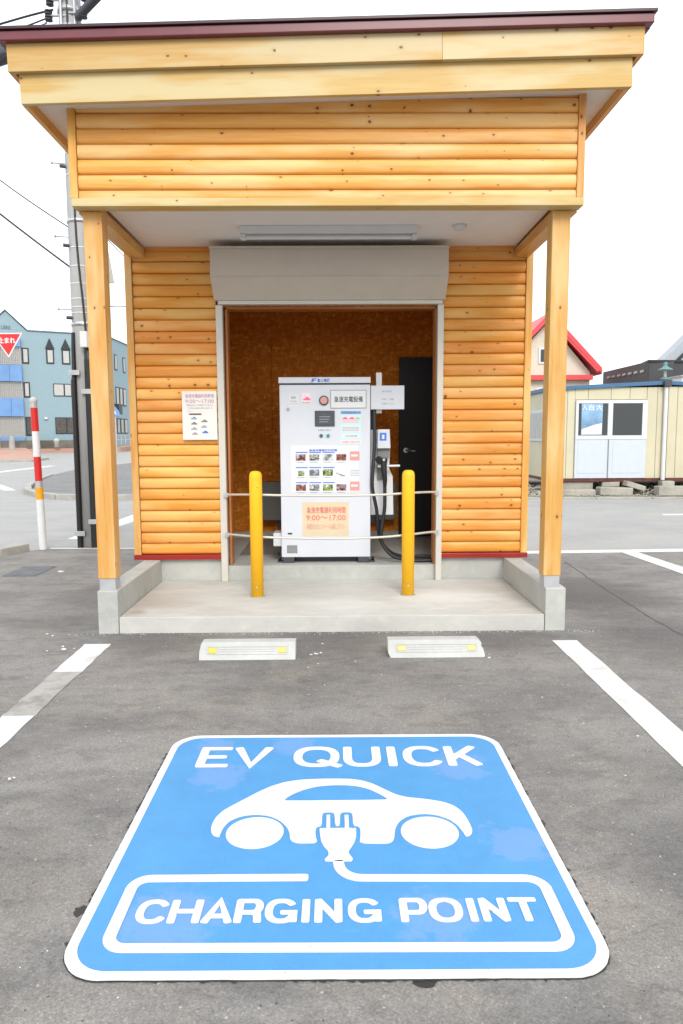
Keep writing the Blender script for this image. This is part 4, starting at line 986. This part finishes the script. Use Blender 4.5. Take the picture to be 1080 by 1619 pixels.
U = empty('utility_pole', (-3.14, 9.06, 0), 'tall concrete utility pole with black conduits behind the left porch post', 'utility pole')
PX, PY = -3.125, 9.06
MB().lathe([(.142, 0), (.135, 3), (.125, 7), (.118, 9.5)], (PX, PY, 0), 24).build('pole', 'pole_concrete', U)
MB().tube([(PX-.115, PY-.12, 0), (PX-.105, PY-.125, 2.1)], .036, 12).build('conduit', 'black', U)
MB().tube([(PX-.105, PY-.125, 2.1), (PX-.10, PY-.12, 2.16), (PX-.095, PY-.12, 2.5), (PX-.09, PY-.12, 2.68)], .032, 12, True, .022).build('conduit_boot', 'black', U)
MB().tube([(PX+.085, PY-.13, 0), (PX+.09, PY-.13, 2.35)], .055, 12).build('conduit', 'black', U)
MB().tube([(PX+.09, PY-.13, 2.35), (PX+.08, PY-.13, 2.5), (PX+.07, PY-.12, 2.62)], .052, 12, True, .018).build('conduit_boot', 'black', U)
MB().tube(bez([(PX+.07, PY-.12, 2.6), (PX+.055, PY-.135, 3.0), (PX+.01, PY-.135, 3.7), (PX+.0, PY-.135, 4.5), (PX+.01, PY-.135, 5.5), (PX+.01, PY-.13, 7)]), .013, 8).build('down_cable', 'rubber', U)
MB().tube([(PX+.10, PY-.09, 2.7), (PX+.08, PY-.10, 7.5)], .020, 8).build('down_pipe', 'galv', U)
def band(z, mat='galv', h=.035, extra=.008):
    r_ = .142-.0028*z+extra
    MB().lathe([(r_, -h/2), (r_, h/2)], (PX, PY, z), 24).build('pole_band', mat, U)
for z in (4.02, 2.79): band(z, 'steel', .045, .012)
for z in (3.70, 3.48, 3.27, 2.99, 2.92, 4.55, 4.80, 3.09): band(z, 'white_plain', .012, .004)
for z, x0, x1 in ((2.19, -.145, -.01), (1.96, .0, .155), (.19, -.155, -.03), (.34, .02, .155)):
    MB().box(PX+x0, PX+x1, PY-.19, PY-.165, z-.03, z+.03).build('strap_plate', 'galv', U, .003)
box('terminal_box', PX+.03, PX+.115, PY-.24, PY-.15, 2.49, 2.68, 'white_plain', U, .006)
for z in (4.687, 3.833, 2.969, 5.3):
    MB().tube([(PX-.09, PY-.06, z), (PX-.26, PY-.10, z)], .010, 8).build('step_bolt', 'galv', U)
    MB().tube([(PX-.255, PY-.10, z), (PX-.27, PY-.10, z)], .018, 8).build('bolt_head', 'galv', U)
for z in (3.72, 2.86, 4.64): MB().tube([(PX-.10, PY-.10, z), (PX-.16, PY-.13, z)], .022, 8).build('band_bolt', 'dark_grey', U)
sp_ = MB().prism([(-2.86, 3.93), (-2.80, 3.93), (-2.70, 3.28), (-2.86, 3.28)], 8.97, 9.0, 'y').build('pole_sign', 'lattice', U, .003)
box('sign_bracket', PX+.1, -2.80, 8.98, 9.0, 3.80, 3.83, 'galv', U)
# fittings at the top
for z in (6.42, 6.22, 6.05): band(z, 'galv', .05, .02)
for z, x in ((6.33, -.21), (6.12, -.20), (6.36, .2), (6.15, .2), (6.5, -.19), (6.55, .22)):
    ins = MB(); 
    for j in range(4): ins.lathe([(.018, 0), (.045, .006), (.045, .016), (.018, .03)], (PX+x, PY-.12, z-.06+.032*j), 12)
    ins.build('insulator', 'dark_grey' if j else 'dark_grey', U)
    MB().tube([(PX, PY-.12, z), (PX+x, PY-.12, z)], .014, 8).build('insulator_bracket', 'galv', U)
MB().tube([(PX+.12, PY-.1, 6.32), (PX+1.4, PY-.8, 6.92)], .05, 10).build('cross_arm', 'dark_grey', U)
MB().tube([(PX-.06, PY-.14, 5.9), (PX-.06, PY-.14, 6.9)], .018, 8).build('down_pipe', 'galv', U)
# dark cable closure at the left edge
o = MB().tube([(-4.9, 9.0, 5.62), (-4.55, 9.0, 5.72), (-3.98, 9.02, 5.92), (-3.75, 9.03, 6.0)], .10, 12).build('cable_closure', 'dark_grey'); tag(o, 'thick dark cable closure hanging at the upper left beside the roof', 'cable closure')
# wires
def wire(pts, r_, label):
    P = bez(pts, 40); o = MB().tube(P, r_, 6).build('overhead_wire', 'rubber'); return tag(o, label, 'wire', 'overhead wires at the utility pole')
wire([(-7.2, 9.0, 6.75), (-5.2, 9.0, 5.42), (-4.05, 9.0, 4.51), (-3.30, 9.0, 3.99), (-3.20, 9.1, 3.95)], .008, 'thin wire dropping to the pole, upper of the two at mid height')
wire([(-7.2, 9.0, 6.4), (-5.2, 9.0, 5.03), (-4.06, 9.0, 4.108), (-3.26, 9.0, 3.493), (-3.2, 9.1, 3.46)], .013, 'thick black wire dropping to the pole, lower of the two at mid height')
wire([(-3.05, 9.2, 3.40), (-3.6, 11.0, 3.55), (-4.4, 14.0, 3.95), (-5.2, 18.0, 4.6), (-8.0, 34.0, 7.6)], .013, 'black wire leaving the pole towards the street behind the left porch post')
wire([(-7.6, 9.1, 6.05), (-5.2, 9.05, 6.12), (-4.0, 9.0, 6.16), (-3.35, 8.98, 6.33)], .009, 'wire reaching the insulators at the pole top from the left edge')
wire([(-3.36, 8.96, 6.28), (-3.55, 8.9, 6.08), (-3.95, 8.8, 5.72), (-4.8, 8.6, 5.2)], .005, 'thin slack wire falling away to the left from the pole top')
wire([(-3.36, 8.96, 6.26), (-3.66, 8.9, 6.14), (-4.2, 8.8, 5.98), (-5.2, 8.6, 5.7)], .005, 'thin wire sagging below the top line to the left of the pole')

wire([(-3.30, 9.0, 6.43), (-3.6, 9.0, 6.36), (-4.3, 9.0, 6.18), (-5.6, 9.0, 5.9)], .012, 'dark wire with a joint running left from the upper insulators')
wire([(-3.36, 8.96, 6.1), (-3.5, 8.9, 6.0), (-3.8, 8.8, 5.85), (-4.6, 8.6, 5.55)], .005, 'thin lead from the lowest insulator dropping left behind the roof edge')
wire([(-2.95, 9.1, 4.05), (-3.3, 11.0, 4.25), (-4.0, 15.0, 4.85), (-4.8, 20.0, 5.9)], .007, 'thin grey wire leaving the pole high behind the left porch post')
# =================================================================== STOP SIGN
Z = empty('stop_sign', (-9.02, 20, 0), 'red inverted triangle road sign with white letters at the left edge', 'road sign')
tri = [(-9.43, 4.25), (-8.61, 4.25), (-8.99, 3.62)]
def inset(tr, k):
    cx_ = sum(p[0] for p in tr)/3; cz_ = sum(p[1] for p in tr)/3; return [(cx_+(p[0]-cx_)*k, cz_+(p[1]-cz_)*k) for p in tr]
tri = inset(tri, 1.06)
MB().prism(tri, 20, 20.02, 'y').build('sign_rim', 'white_plain', Z)
MB().prism(inset(tri, .86), 19.992, 19.999, 'y').build('sign_face', 'sign_red', Z)
text('sign_lettering', '止まれ', -9.26, -8.78, 4.06, 19.988, .16, 'white_plain', Z, .03)
MB().tube([(-10.4, 20.1, 0), (-10.4, 20.1, 5.0)], .05, 10).build('sign_pole', 'galv', Z)
MB().tube([(-10.4, 20.1, 4.1), (-8.9, 20.05, 4.1)], .025, 8).build('sign_arm', 'galv', Z)

# =================================================================== TEAL BUILDING (own frame: s along the facade)
A0 = Vector((-27.6, 65, 0)); uA = Vector((5.9, 3, 0)).normalized(); nA = Vector((uA.y, -uA.x, 0))     # nA points to the camera
T = empty('teal_building', (-24, 70, 1), 'three storey teal building with blue balconies and a pointed gable across the street', 'building')
def fb(name, s0, s1, z0, z1, d0, d1, mat, parent=T):
    """box on the front facade: s along it, d out of it"""
    c = [A0+uA*s+nA*d_ for s, d_ in ((s0, d0), (s1, d0), (s1, d1), (s0, d1))]
    return MB().prism([(p.x, p.y) for p in c], z0, z1).build(name, mat, parent)
def fpoly(name, pts, d0, d1, mat, parent=T):
    vs = []
    for d_ in (d1, d0): vs += [tuple(A0+uA*s+nA*d_+Vector((0, 0, z))) for s, z in pts]
    n = len(pts); return MB().add(vs, [tuple(range(n)), tuple(range(2*n-1, n-1, -1))]+[(i, i+n, (i+1) % n+n, (i+1) % n) for i in range(n)]).build(name, mat, parent)
SC = 6.62   # facade corner
P0 = A0+uA*(-9); P1 = A0+uA*SC
MB().prism([(P0.x, P0.y), (P1.x, P1.y), (P1.x, P1.y+22), (P0.x, P0.y+25)], .5, 10.92).build('wall', 'teal_wall', T)
fpoly('gable_wall', [(-3.25, 10.9), (-1.6, 12.50), (.05, 10.9)], -4, .01, 'teal_wall')
for a, b in (((-3.35, 10.85), (-1.6, 12.55)), ((-1.6, 12.55), (.15, 10.87))):
    fpoly('gable_trim', [a, b, (b[0], b[1]+.09), (a[0], a[1]+.09)], -4, .12, 'teal_trim')
fb('parapet_trim', .15, SC+.05, 10.87, 10.97, -.1, .08, 'teal_trim')
MB().box(P1.x-.05, P1.x+.08, P1.y+.05, P1.y+22, 10.92, 11.02).build('parapet_trim', 'teal_trim', T)
text_y = None
o = text('wall_lettering', 'LIBRE', 0, .75, 0, 0, .30, 'teal_trim', None, .02)
p = A0+uA*(-1.6)+nA*.03; o.parent = T; o.location = Vector((p.x, p.y, 11.08))-wloc(T); o.rotation_euler = (PI/2, 0, math.atan2(uA.y, uA.x))
def fwin(s0, s1, z0, z1, glass='curtain', mull=None):
    f = fb('window', s0, s1, z0, z1, .0, .05, 'dark_frame')
    if mull is None: fb('pane', s0+.13, s1-.11, z0+.13, z1-.12, .05, .06, glass, f)
    else:
        fb('pane', s0+.07, mull-.05, z0+.08, z1-.08, .05, .06, glass, f); fb('pane', mull+.08, s1-.08, z0+.08, z1-.08, .05, .06, glass, f)
    return f
fwin(-.42, .16, 7.98, 9.38); fwin(-.42, .12, 4.98, 6.35); fwin(-.40, .16, 1.54, 3.25, 'dim_room')
for s0, s1 in ((1.60, 2.27), (2.93, 3.66)):
    f = fwin(s0, s1, 8.05, 9.38)
    fpoly('arrow_head', [(s0-.06, 9.40), ((s0+s1)/2-.01, 10.34), (s1+.06, 9.40)], 0, .09, 'dark_frame', f)
fwin(2.08, 3.66, 5.14, 6.29, 'curtain', 3.0); fwin(2.11, 3.68, 1.70, 3.22, 'dim_room', 3.08)
for s0 in (5.0,): fwin(s0, s0+.9, 7.98, 9.4); 
# balconies: blue panels, lattice between
for z0, z1 in ((9.42, 10.2), (6.36, 7.78), (3.27, 4.86), (1.02, 1.42)):
    for k in range(4): fb('balcony_panel', -4.5+k*1.0, -3.52+k*1.0, z0, z1, .02, .42, 'blue_panel')
for z0, z1 in ((7.97, 9.36), (4.94, 6.29), (1.49, 3.19)):
    rc = fb('balcony_recess', -4.5, -.48, z0-.15, z1+.04, .005, .03, 'curtain')
    g_ = MB()
    for k in range(27):
        c = A0+uA*(-4.5+.15*k)+nA*.30; c2_ = A0+uA*(-4.5+.15*k+.045)+nA*.33
        g_.box(min(c.x, c2_.x), max(c.x, c2_.x), min(c.y, c2_.y), max(c.y, c2_.y), z0-.1, z1)
    for k in range(8):
        z = z0-.1+(z1-z0+.1)*k/7; a = A0+uA*(-4.5)+nA*.3; b = A0+uA*(-.5)+nA*.3
        g_.tube([(a.x, a.y, z), (b.x, b.y, z)], .022, 4, False)
    g_.build('lattice_screen', 'lattice', T)
fb('wall_lamp', 1.2, 1.45, 3.05, 3.2, .01, .2, 'white_plain')
# side facade, receding
def sbx(name, y0, y1, z0, z1, mat, parent=T, o0=.0, o1=.05): return MB().box(P1.x+o0, P1.x+o1, P1.y+y0, P1.y+y1, z0, z1).build(name, mat, parent)
for y0, y1, z0, z1 in ((1.4, 2.3, 7.98, 9.52), (3.2, 4.05, 7.98, 9.52), (6.0, 6.8, 7.96, 9.52), (9, 9.8, 7.96, 9.52), (3.3, 4.3, 4.55, 6.37), (4.5, 5.5, 4.55, 6.37), (5.7, 6.75, 4.55, 6.37), (3.3, 4.3, 1.72, 3.26), (4.5, 5.5, 1.72, 3.26), (5.8, 6.9, 1.72, 3.26), (9, 10.2, 1.72, 3.26)):
    f = sbx('window', y0, y1, z0, z1, 'dark_frame'); sbx('pane', y0+.15, y1-.15, z0+.12, z1-.12, 'curtain' if z0 > 2 else 'lattice', f, .05, .06)
sbx('shop_sign', 1.9, 3.0, 3.6, 4.6, 'dark_frame', T, .0, .7)
# aerials on the roof
for (x, y, z) in ((-26.6, 65.9, 12.6), (-18.3+.5, 78, 12.2)):
    MB().tube([(x, y+.6, 10.9), (x, y+.6, z)], .03, 6).build('aerial_mast', 'galv', T)
    for k in range(3): MB().tube([(x-.1, y+.6, z-.05-.12*k), (x+.75, y+.6, z-.05-.12*k)], .015, 4).build('aerial_arm', 'galv', T)
# wall, plants and stones in front
def lwall(s0, s1, d, z0, z1, mat, name, label, cat):
    c = [A0+uA*s+nA*d_ for s, d_ in ((s0, d), (s1, d), (s1, d+.25), (s0, d+.25))]
    o = MB().prism([(p.x, p.y) for p in c], z0, z1).build(name, mat); return tag(o, label, cat)
lwall(-9, 6.5, .5, .3, 1.12, 'planter', 'boundary_wall', 'low brown boundary wall along the foot of the teal building', 'wall')
fence = empty('railing', (-21.0, 66.6, .9), 'grey railing along the side street at the teal building', 'railing')
for k in range(9): MB().tube([(-20.9+.28*k, 67+.5*k, .7), (-20.9+.28*k, 67+.5*k, 1.6)], .05, 6).build('post', 'galv', fence)
for z in (1.15, 1.55): MB().tube([(-20.9, 67, z), (-18.66, 71, z)], .04, 6).build('rail', 'galv', fence)
for (x, y, zb, h, w, lab) in ((-27.6, 58.5, .40, 1.35, .42, 'tall rough pinkish kerb stone furthest left at the street corner'), (-26.2, 58.0, .38, 1.15, .46, 'rough pinkish stone bollard second from the left at the street corner')):
    pr = [(w*.55, 0), (w*.5, h*.4), (w*.42, h*.75), (w*.2, h)]
    o = MB().lathe(pr, (x, y, zb), 7, False).build('stone_bollard', 'kerb_stone'); tag(o, lab, 'bollard', 'stone bollards at the corner')
for (x, y, zb, lab) in ((-25.0, 64.2, .5, 'small white bollard on the pavement in front of the teal facade'), (-19.9, 64.4, .5, 'small white bollard seen between the pole and the porch post')):
    o = MB().lathe([(.22, 0), (.2, .5), (.26, .55), (.22, .72), (.08, .8)], (x, y, zb), 12).build('street_bollard', 'white_concrete'); tag(o, lab, 'bollard', 'white bollards before the teal building')
q = empty('crossing_sign', (-14.2, 46, 0), 'small blue crossing sign beyond the left porch post', 'road sign')
MB().prism([(-14.5, 2.75), (-13.75, 2.75), (-13.85, 3.05), (-14.12, 3.4), (-14.4, 3.05)], 46, 46.03, 'y').build('sign_face', 'blue_panel', q)
MB().prism([(-14.25, 2.85), (-14.0, 2.85), (-14.12, 3.15)], 45.98, 45.995, 'y').build('sign_symbol', 'white_plain', q)
MB().tube([(-14.1, 46.1, 0), (-14.1, 46.1, 3.3)], .04, 8).build('sign_pole', 'galv', q)

# =================================================================== CREAM CABIN
C = empty('site_cabin', (7, 17, .38), 'cream site cabin with blue roof edge and white sliding doors across the road', 'cabin')
X0, YC0 = 4.90, 16.2
for x0, x1 in ((X0, 5.32), (5.33, 5.48), (7.11, 7.40)): pass
MB().prism([(X0+.02, YC0+.02), (7.56, YC0+.02), (7.56, 21), (X0+.02, 21)], .395, 2.42).build('cabin_core', 'cream_wall', C)
for x0, x1 in ((X0, 5.28), (5.29, 5.455)): box('wall_panel', x0, x1, YC0, YC0+.018, .40, 2.44, 'cream_wall', C, .003)
for x0, x1 in ((5.46, 5.75), (5.76, 6.27), (6.28, 6.70), (6.71, 7.09)): box('wall_panel', x0, x1, YC0, YC0+.018, 2.19, 2.46, 'cream_wall', C, .003)
for x0, x1 in ((7.10, 7.33), (7.34, 7.56)): box('wall_panel', x0, x1, YC0, YC0+.018, .40, 2.46, 'cream_wall', C, .003)
for k in range(6): box('wall_panel', X0-.0, X0+.018, YC0+.03+.78*k, YC0+.80+.78*k, .40, 2.40, 'cream_wall', C, .003)
def rf(name, xa, xb, za, zb_, ya, yb, th, mat):
    vs = [(xa, ya, za-th), (xb, ya, zb_-th), (xb, yb, zb_-th), (xa, yb, za-th), (xa, ya, za), (xb, ya, zb_), (xb, yb, zb_), (xa, yb, za)]
    return MB().add(vs, [(0, 3, 2, 1), (4, 5, 6, 7), (0, 1, 5, 4), (1, 2, 6, 5), (2, 3, 7, 6), (3, 0, 4, 7)]).build(name, mat, C, .005)
rf('roof_edge', X0-.06, 7.50, 2.475, 2.60, YC0-.06, 21.05, .085, 'blue_roof')
box('floor_beam', X0, 7.56, YC0-.01, 21, .33, .394, 'rust', C)
df = box('door', 5.475, 7.10, YC0-.035, YC0+.018, .405, 2.17, 'door_white', C, .004)
for x0, x1 in ((5.535, 6.20), (6.32, 6.985)):
    box('pane', x0, x1, YC0-.040, YC0-.0355, 1.38, 2.10, 'glass', df)
box('poster', 5.60, 6.08, YC0-.0435, YC0-.0405, 1.39, 2.095, 'sky_print', df)
text('poster_lettering', '大', 5.92, 6.07, 2.01, YC0-.0445, .13, 'white_plain', df, .03)
text('poster_lettering', '白', 5.76, 5.88, 2.01, YC0-.0445, .13, 'white_plain', df, .03)
text('poster_lettering', '入', 5.61, 5.73, 2.01, YC0-.0445, .13, 'white_plain', df, .02)
MB().prism([(5.61, 1.40), (6.07, 1.40), (6.07, 1.66), (5.9, 1.62), (5.61, 1.52)], YC0-.0447, YC0-.0437, 'y').build('poster_snow', 'white_plain', df)
for x0, x1, z0, z1 in ((5.475, 7.10, 1.29, 1.375), (6.21, 6.31, 1.376, 2.17), (5.475, 5.532, 1.376, 2.17), (6.99, 7.10, 1.376, 2.17), (5.533, 6.209, 2.103, 2.17), (6.311, 6.989, 2.103, 2.17)):
    box('door_frame', x0, x1, YC0-.048, YC0-.0365, z0, z1, 'white_plain', df, .002)
box('door_stile', 6.225, 6.245, YC0-.047, YC0-.0365, .41, 1.288, 'mid_grey', df)
for x0, x1 in ((5.54, 6.17), (6.34, 6.99)): box('door_panel', x0, x1, YC0-.041, YC0-.0365, .52, 1.24, 'door_white', df, .003)
wf = box('window', X0-.03, X0+.01, YC0+.35, YC0+1.6, 1.25, 1.98, 'door_white', C, .004)
box('pane', X0-.036, X0-.031, YC0+.42, YC0+.94, 1.32, 1.92, 'curtain', wf); box('pane', X0-.036, X0-.031, YC0+1.0, YC0+1.53, 1.32, 1.92, 'curtain', wf)
# second cabin next to it
C2 = empty('site_cabin', (9.2, 17, .38), 'second cream cabin at the right edge with a white downpipe at its corner', 'cabin')
MB().prism([(7.60, YC0+.04), (12.4, YC0+.04), (12.4, 21), (7.60, 21)], .395, 2.46).build('cabin_core', 'cream_wall', C2)
for x0, x1 in ((7.60, 7.80), (7.81, 8.6), (8.61, 9.4), (9.41, 10.2), (10.21, 11.0)): box('wall_panel', x0, x1, YC0+.02, YC0+.038, .40, 2.47, 'cream_wall', C2, .003)
C_ = C; C = C2
rf('roof_edge', 7.52, 12.5, 2.60, 2.34, YC0-.04, 21.05, .085, 'blue_roof'); C = C_
box('floor_beam', 7.60, 12.4, YC0+.01, 21, .33, .394, 'rust', C2)
MB().tube([(7.50, YC0-.06, .36), (7.50, YC0-.06, 2.46)], .045, 10).build('downpipe', 'white_plain', C2)
box('pipe_head', 7.42, 7.58, YC0-.16, YC0-.065, 2.47, 2.62, 'dark_grey', C2, .01)
box('vent_hood', 7.98, 8.3, YC0-.04, YC0+.019, 2.12, 2.16, 'cream_wall', C2)
# blocks and stones under the cabins
blocks = [((5.00, 5.85), 15.80, .03, .17, 0, 'long pale concrete beam lying under the left end of the cabin'), ((5.95, 6.72), 15.85, .03, .21, .03, 'grey concrete block lying under the cabin doors'),
          ((6.15, 6.55), 16.2, .20, .32, 0, 'small flat block packed beneath the cabin doors'), ((6.60, 7.05), 15.95, .17, .29, .3, 'broken tilted slab leaning under the cabin'),
          ((7.22, 8.02), 15.70, .03, .24, 0, 'large pale concrete footing under the joint of the two cabins'), ((7.42, 7.70), 15.95, .20, .34, 0, 'small packing block on the large pale footing'),
          ((8.8, 9.5), 15.8, .03, .26, 0, 'concrete footing under the second cabin'), ((5.10, 5.95), 16.25, .10, .32, 0, 'dark block in the shade under the cabin left of the doors')]
for (xa, xb), y, z0, z1, tilt, lab in blocks:
    mbk = MB().box(-(xb-xa)/2, (xb-xa)/2, -.13, .13, -(z1-z0)/2, (z1-z0)/2)
    o = mbk.build('concrete_block', 'rubble', None, .018); o.location = ((xa+xb)/2, y+.13, (z0+z1)/2); o.rotation_euler = (0, tilt, random.uniform(-.1, .1)); tag(o, lab, 'block', 'concrete blocks under the cabins')
mb = MB()
for i in range(3200):
    x = random.uniform(3.3, 11); y = random.uniform(15.68, 17.5); s = random.uniform(.015, .06)*(1 if y > 15.95 else .6)
    pts = [Vector((random.gauss(0, 1), random.gauss(0, 1), random.gauss(0, 1))).normalized()*s for _ in range(5)]
    c = Vector((x, y, .03+s*.3+.16*max(0, min(1, (y-15.9)/.8))*random.random())); v = [tuple(c+Vector((a*s*random.uniform(.6, 1.2), b*s*random.uniform(.6, 1.2), cc*s*.7))) for a, b, cc in ((1, 0, 0), (-.5, .9, 0), (-.5, -.9, 0), (0, 0, 1), (0, 0, -1))]
    mb.add(v, [(0, 1, 3), (1, 2, 3), (2, 0, 3), (1, 0, 4), (2, 1, 4), (0, 2, 4)])
tag(mb.build('rubble_stones', 'rubble'), 'loose grey rubble stones under the cream cabins', 'rubble', None, 'stuff')

# =================================================================== RED ROOFED HOUSE
Hs = empty('red_roof_house', (13.4, 48, 0), 'cream house with a steep red gable roof behind the cabin', 'house')
px, pz = 13.42, 8.70; ex, ez = 16.72, 5.25; lx, lz = 10.1, 5.25
MB().prism([(10.55, 0), (16.15, 0), (16.15, 5.3), (px, 8.45), (10.55, 5.3)], 45.3, 55, 'y').build('wall', 'house_wall', Hs)
def roofslab(xa, za, xb, zb_, th, nm):
    MB().prism([(xa, za), (xb, zb_), (xb, zb_+th), (xa, za+th)], 44.75, 55.4, 'y').build(nm, 'house_red', Hs, .02)
roofslab(ex, ez-.12, px, pz-.12, .42, 'roof'); roofslab(lx, lz-.12, px, pz-.12, .42, 'roof')
for k in range(2):
    MB().prism([(ex-.1-.22*k, ez+.02), (px-.05, pz-.12-.2*k), (px-.05, pz-.02-.2*k), (ex+.02-.22*k, ez+.1)], 44.68-.03*k, 44.74-.03*k, 'y').build('verge_board', 'house_red', Hs)
MB().prism([(10.3, 4.82), (16.2, 4.82), (16.2, 5.12), (10.3, 5.12)], 44.85, 45.28, 'y').build('gable_band', 'house_red', Hs)
for x0, x1, z0, z1 in ((12.86, 13.6, 5.85, 6.85), (12.75, 13.15, 3.9, 4.35), (14.1, 14.7, 3.85, 4.45), (15.0, 15.6, 3.95, 4.35)):
    f = box('window', x0, x1, 45.22, 45.3, z0, z1, 'white_plain', Hs); box('pane', x0+.12, x1-.12, 45.19, 45.218, z0+.12, z1-.12, 'glass', f)
# =================================================================== CHARCOAL BUILDING
K2 = empty('charcoal_building', (19, 45, 0), 'long low charcoal building with a row of tiny white windows behind the cabin', 'building')
MB().prism([(17.57, 40), (24, 41), (24, 55), (20.5, 54)], 0, 5.42).build('wall', 'charcoal', K2)
MB().prism([(17.45, 39.88), (24.1, 40.9), (24.1, 55.1), (20.5, 54.15)], 5.42, 5.52).build('parapet_trim', 'dark_frame', K2)
# its long side recedes to the left behind: front-left face
pw = [(17.55, 40.02), (18.75, 50), (20.6, 50), (19, 40.1)]; hw = [5.45, 5.72, 5.72, 5.45]
MB().add([(x, y, 0) for x, y in pw]+[(x, y, h) for (x, y), h in zip(pw, hw)], [(0, 3, 2, 1), (4, 5, 6, 7), (0, 1, 5, 4), (1, 2, 6, 5), (2, 3, 7, 6), (3, 0, 4, 7)]).build('wing_wall', 'charcoal', K2)
dW = Vector((18.7-17.55, 50-40.02, 0)); 
for k in range(7):
    t0 = .08+.12*k; a = Vector((17.55, 40.02, 0))+dW*t0; b = Vector((17.55, 40.02, 0))+dW*(t0+.06); nn = Vector((-dW.y, dW.x, 0)).normalized()*.05
    MB().prism([(a.x+nn.x, a.y), (b.x+nn.x, b.y), (b.x-nn.x, b.y), (a.x-nn.x, a.y)], 4.90+.33*t0, 5.03+.33*t0).build('window', 'curtain', K2)
for x in (18.6, 18.9, 19.9, 20.2): box('window', x, x+.15, 40.05+(x-17.57)*.155-.02, 40.3+(x-17.57)*.155, 4.5, 4.68, 'curtain', K2)
o = empty('white_shed', (20.5, 37, 0), 'low white wall of a shed in front of the charcoal building at the right edge', 'shed')
MB().prism([(18.0, 37), (24, 37), (24, 39), (18.0, 39)], 0, 4.35).build('wall', 'white_plain', o)
MB().prism([(17.9, 36.9), (24.1, 36.9), (24.1, 39.1), (17.9, 39.1)], 4.352, 4.43).build('roof', 'grey_roof', o)
# grey roofed white house
G2 = empty('grey_roof_house', (31, 62, 0), 'white house with a steep grey metal roof at the right edge', 'house')
MB().prism([(29.0, 0), (38, 0), (38, 8.4), (33.5, 12.6), (29.0, 8.3)], 60, 62, 'y').build('wall', 'white_plain', G2)
MB().prism([(27.0, 7.30), (28.0, 7.30), (33.7, 12.95), (33.7, 13.9)], 59.3, 61, 'y').build('roof', 'grey_roof', G2)
MB().prism([(28.0, 7.30), (28.35, 7.30), (33.7, 12.6), (33.7, 12.95)], 59.1, 61, 'y').build('verge_board', 'dark_frame', G2)
MB().prism([(39.9, 7.0), (33.71, 13.1), (33.71, 12.7), (39.4, 7.0)], 59.3, 62, 'y').build('roof', 'grey_roof', G2)
# verdigris street lamp
Lm = empty('street_lamp', (11.55, 25, 0), 'green ornamental street lamp behind the cabins', 'street lamp')
MB().tube([(11.55, 25, 0), (11.55, 25, 3.6)], .05, 8).build('post', 'galv', Lm)
MB().lathe([(.06, 0), (.10, .08), (.06, .18)], (11.55, 25, 3.05), 10).build('post_ring', 'green_lamp', Lm)
MB().lathe([(.26, 0), (.22, .04), (.10, .10), (.05, .17), (.08, .24), (.02, .28)], (11.55, 25, 3.62), 12).build('lamp_hood', 'green_lamp', Lm)
MB().lathe([(.04, 0), (.16, .02), (.13, .06), (.03, .12)], (11.55, 25, 3.28), 12).build('lamp_bowl', 'green_lamp', Lm)
# far wire above the red roof
o = MB().tube(bez([(15.0, 50, 9.2), (17.5, 50, 9.05), (22, 50, 8.75), (30, 50, 8.6)]), .02, 5).build('overhead_wire', 'ink_grey'); tag(o, 'faint far wire running right from the red roofed house', 'wire')
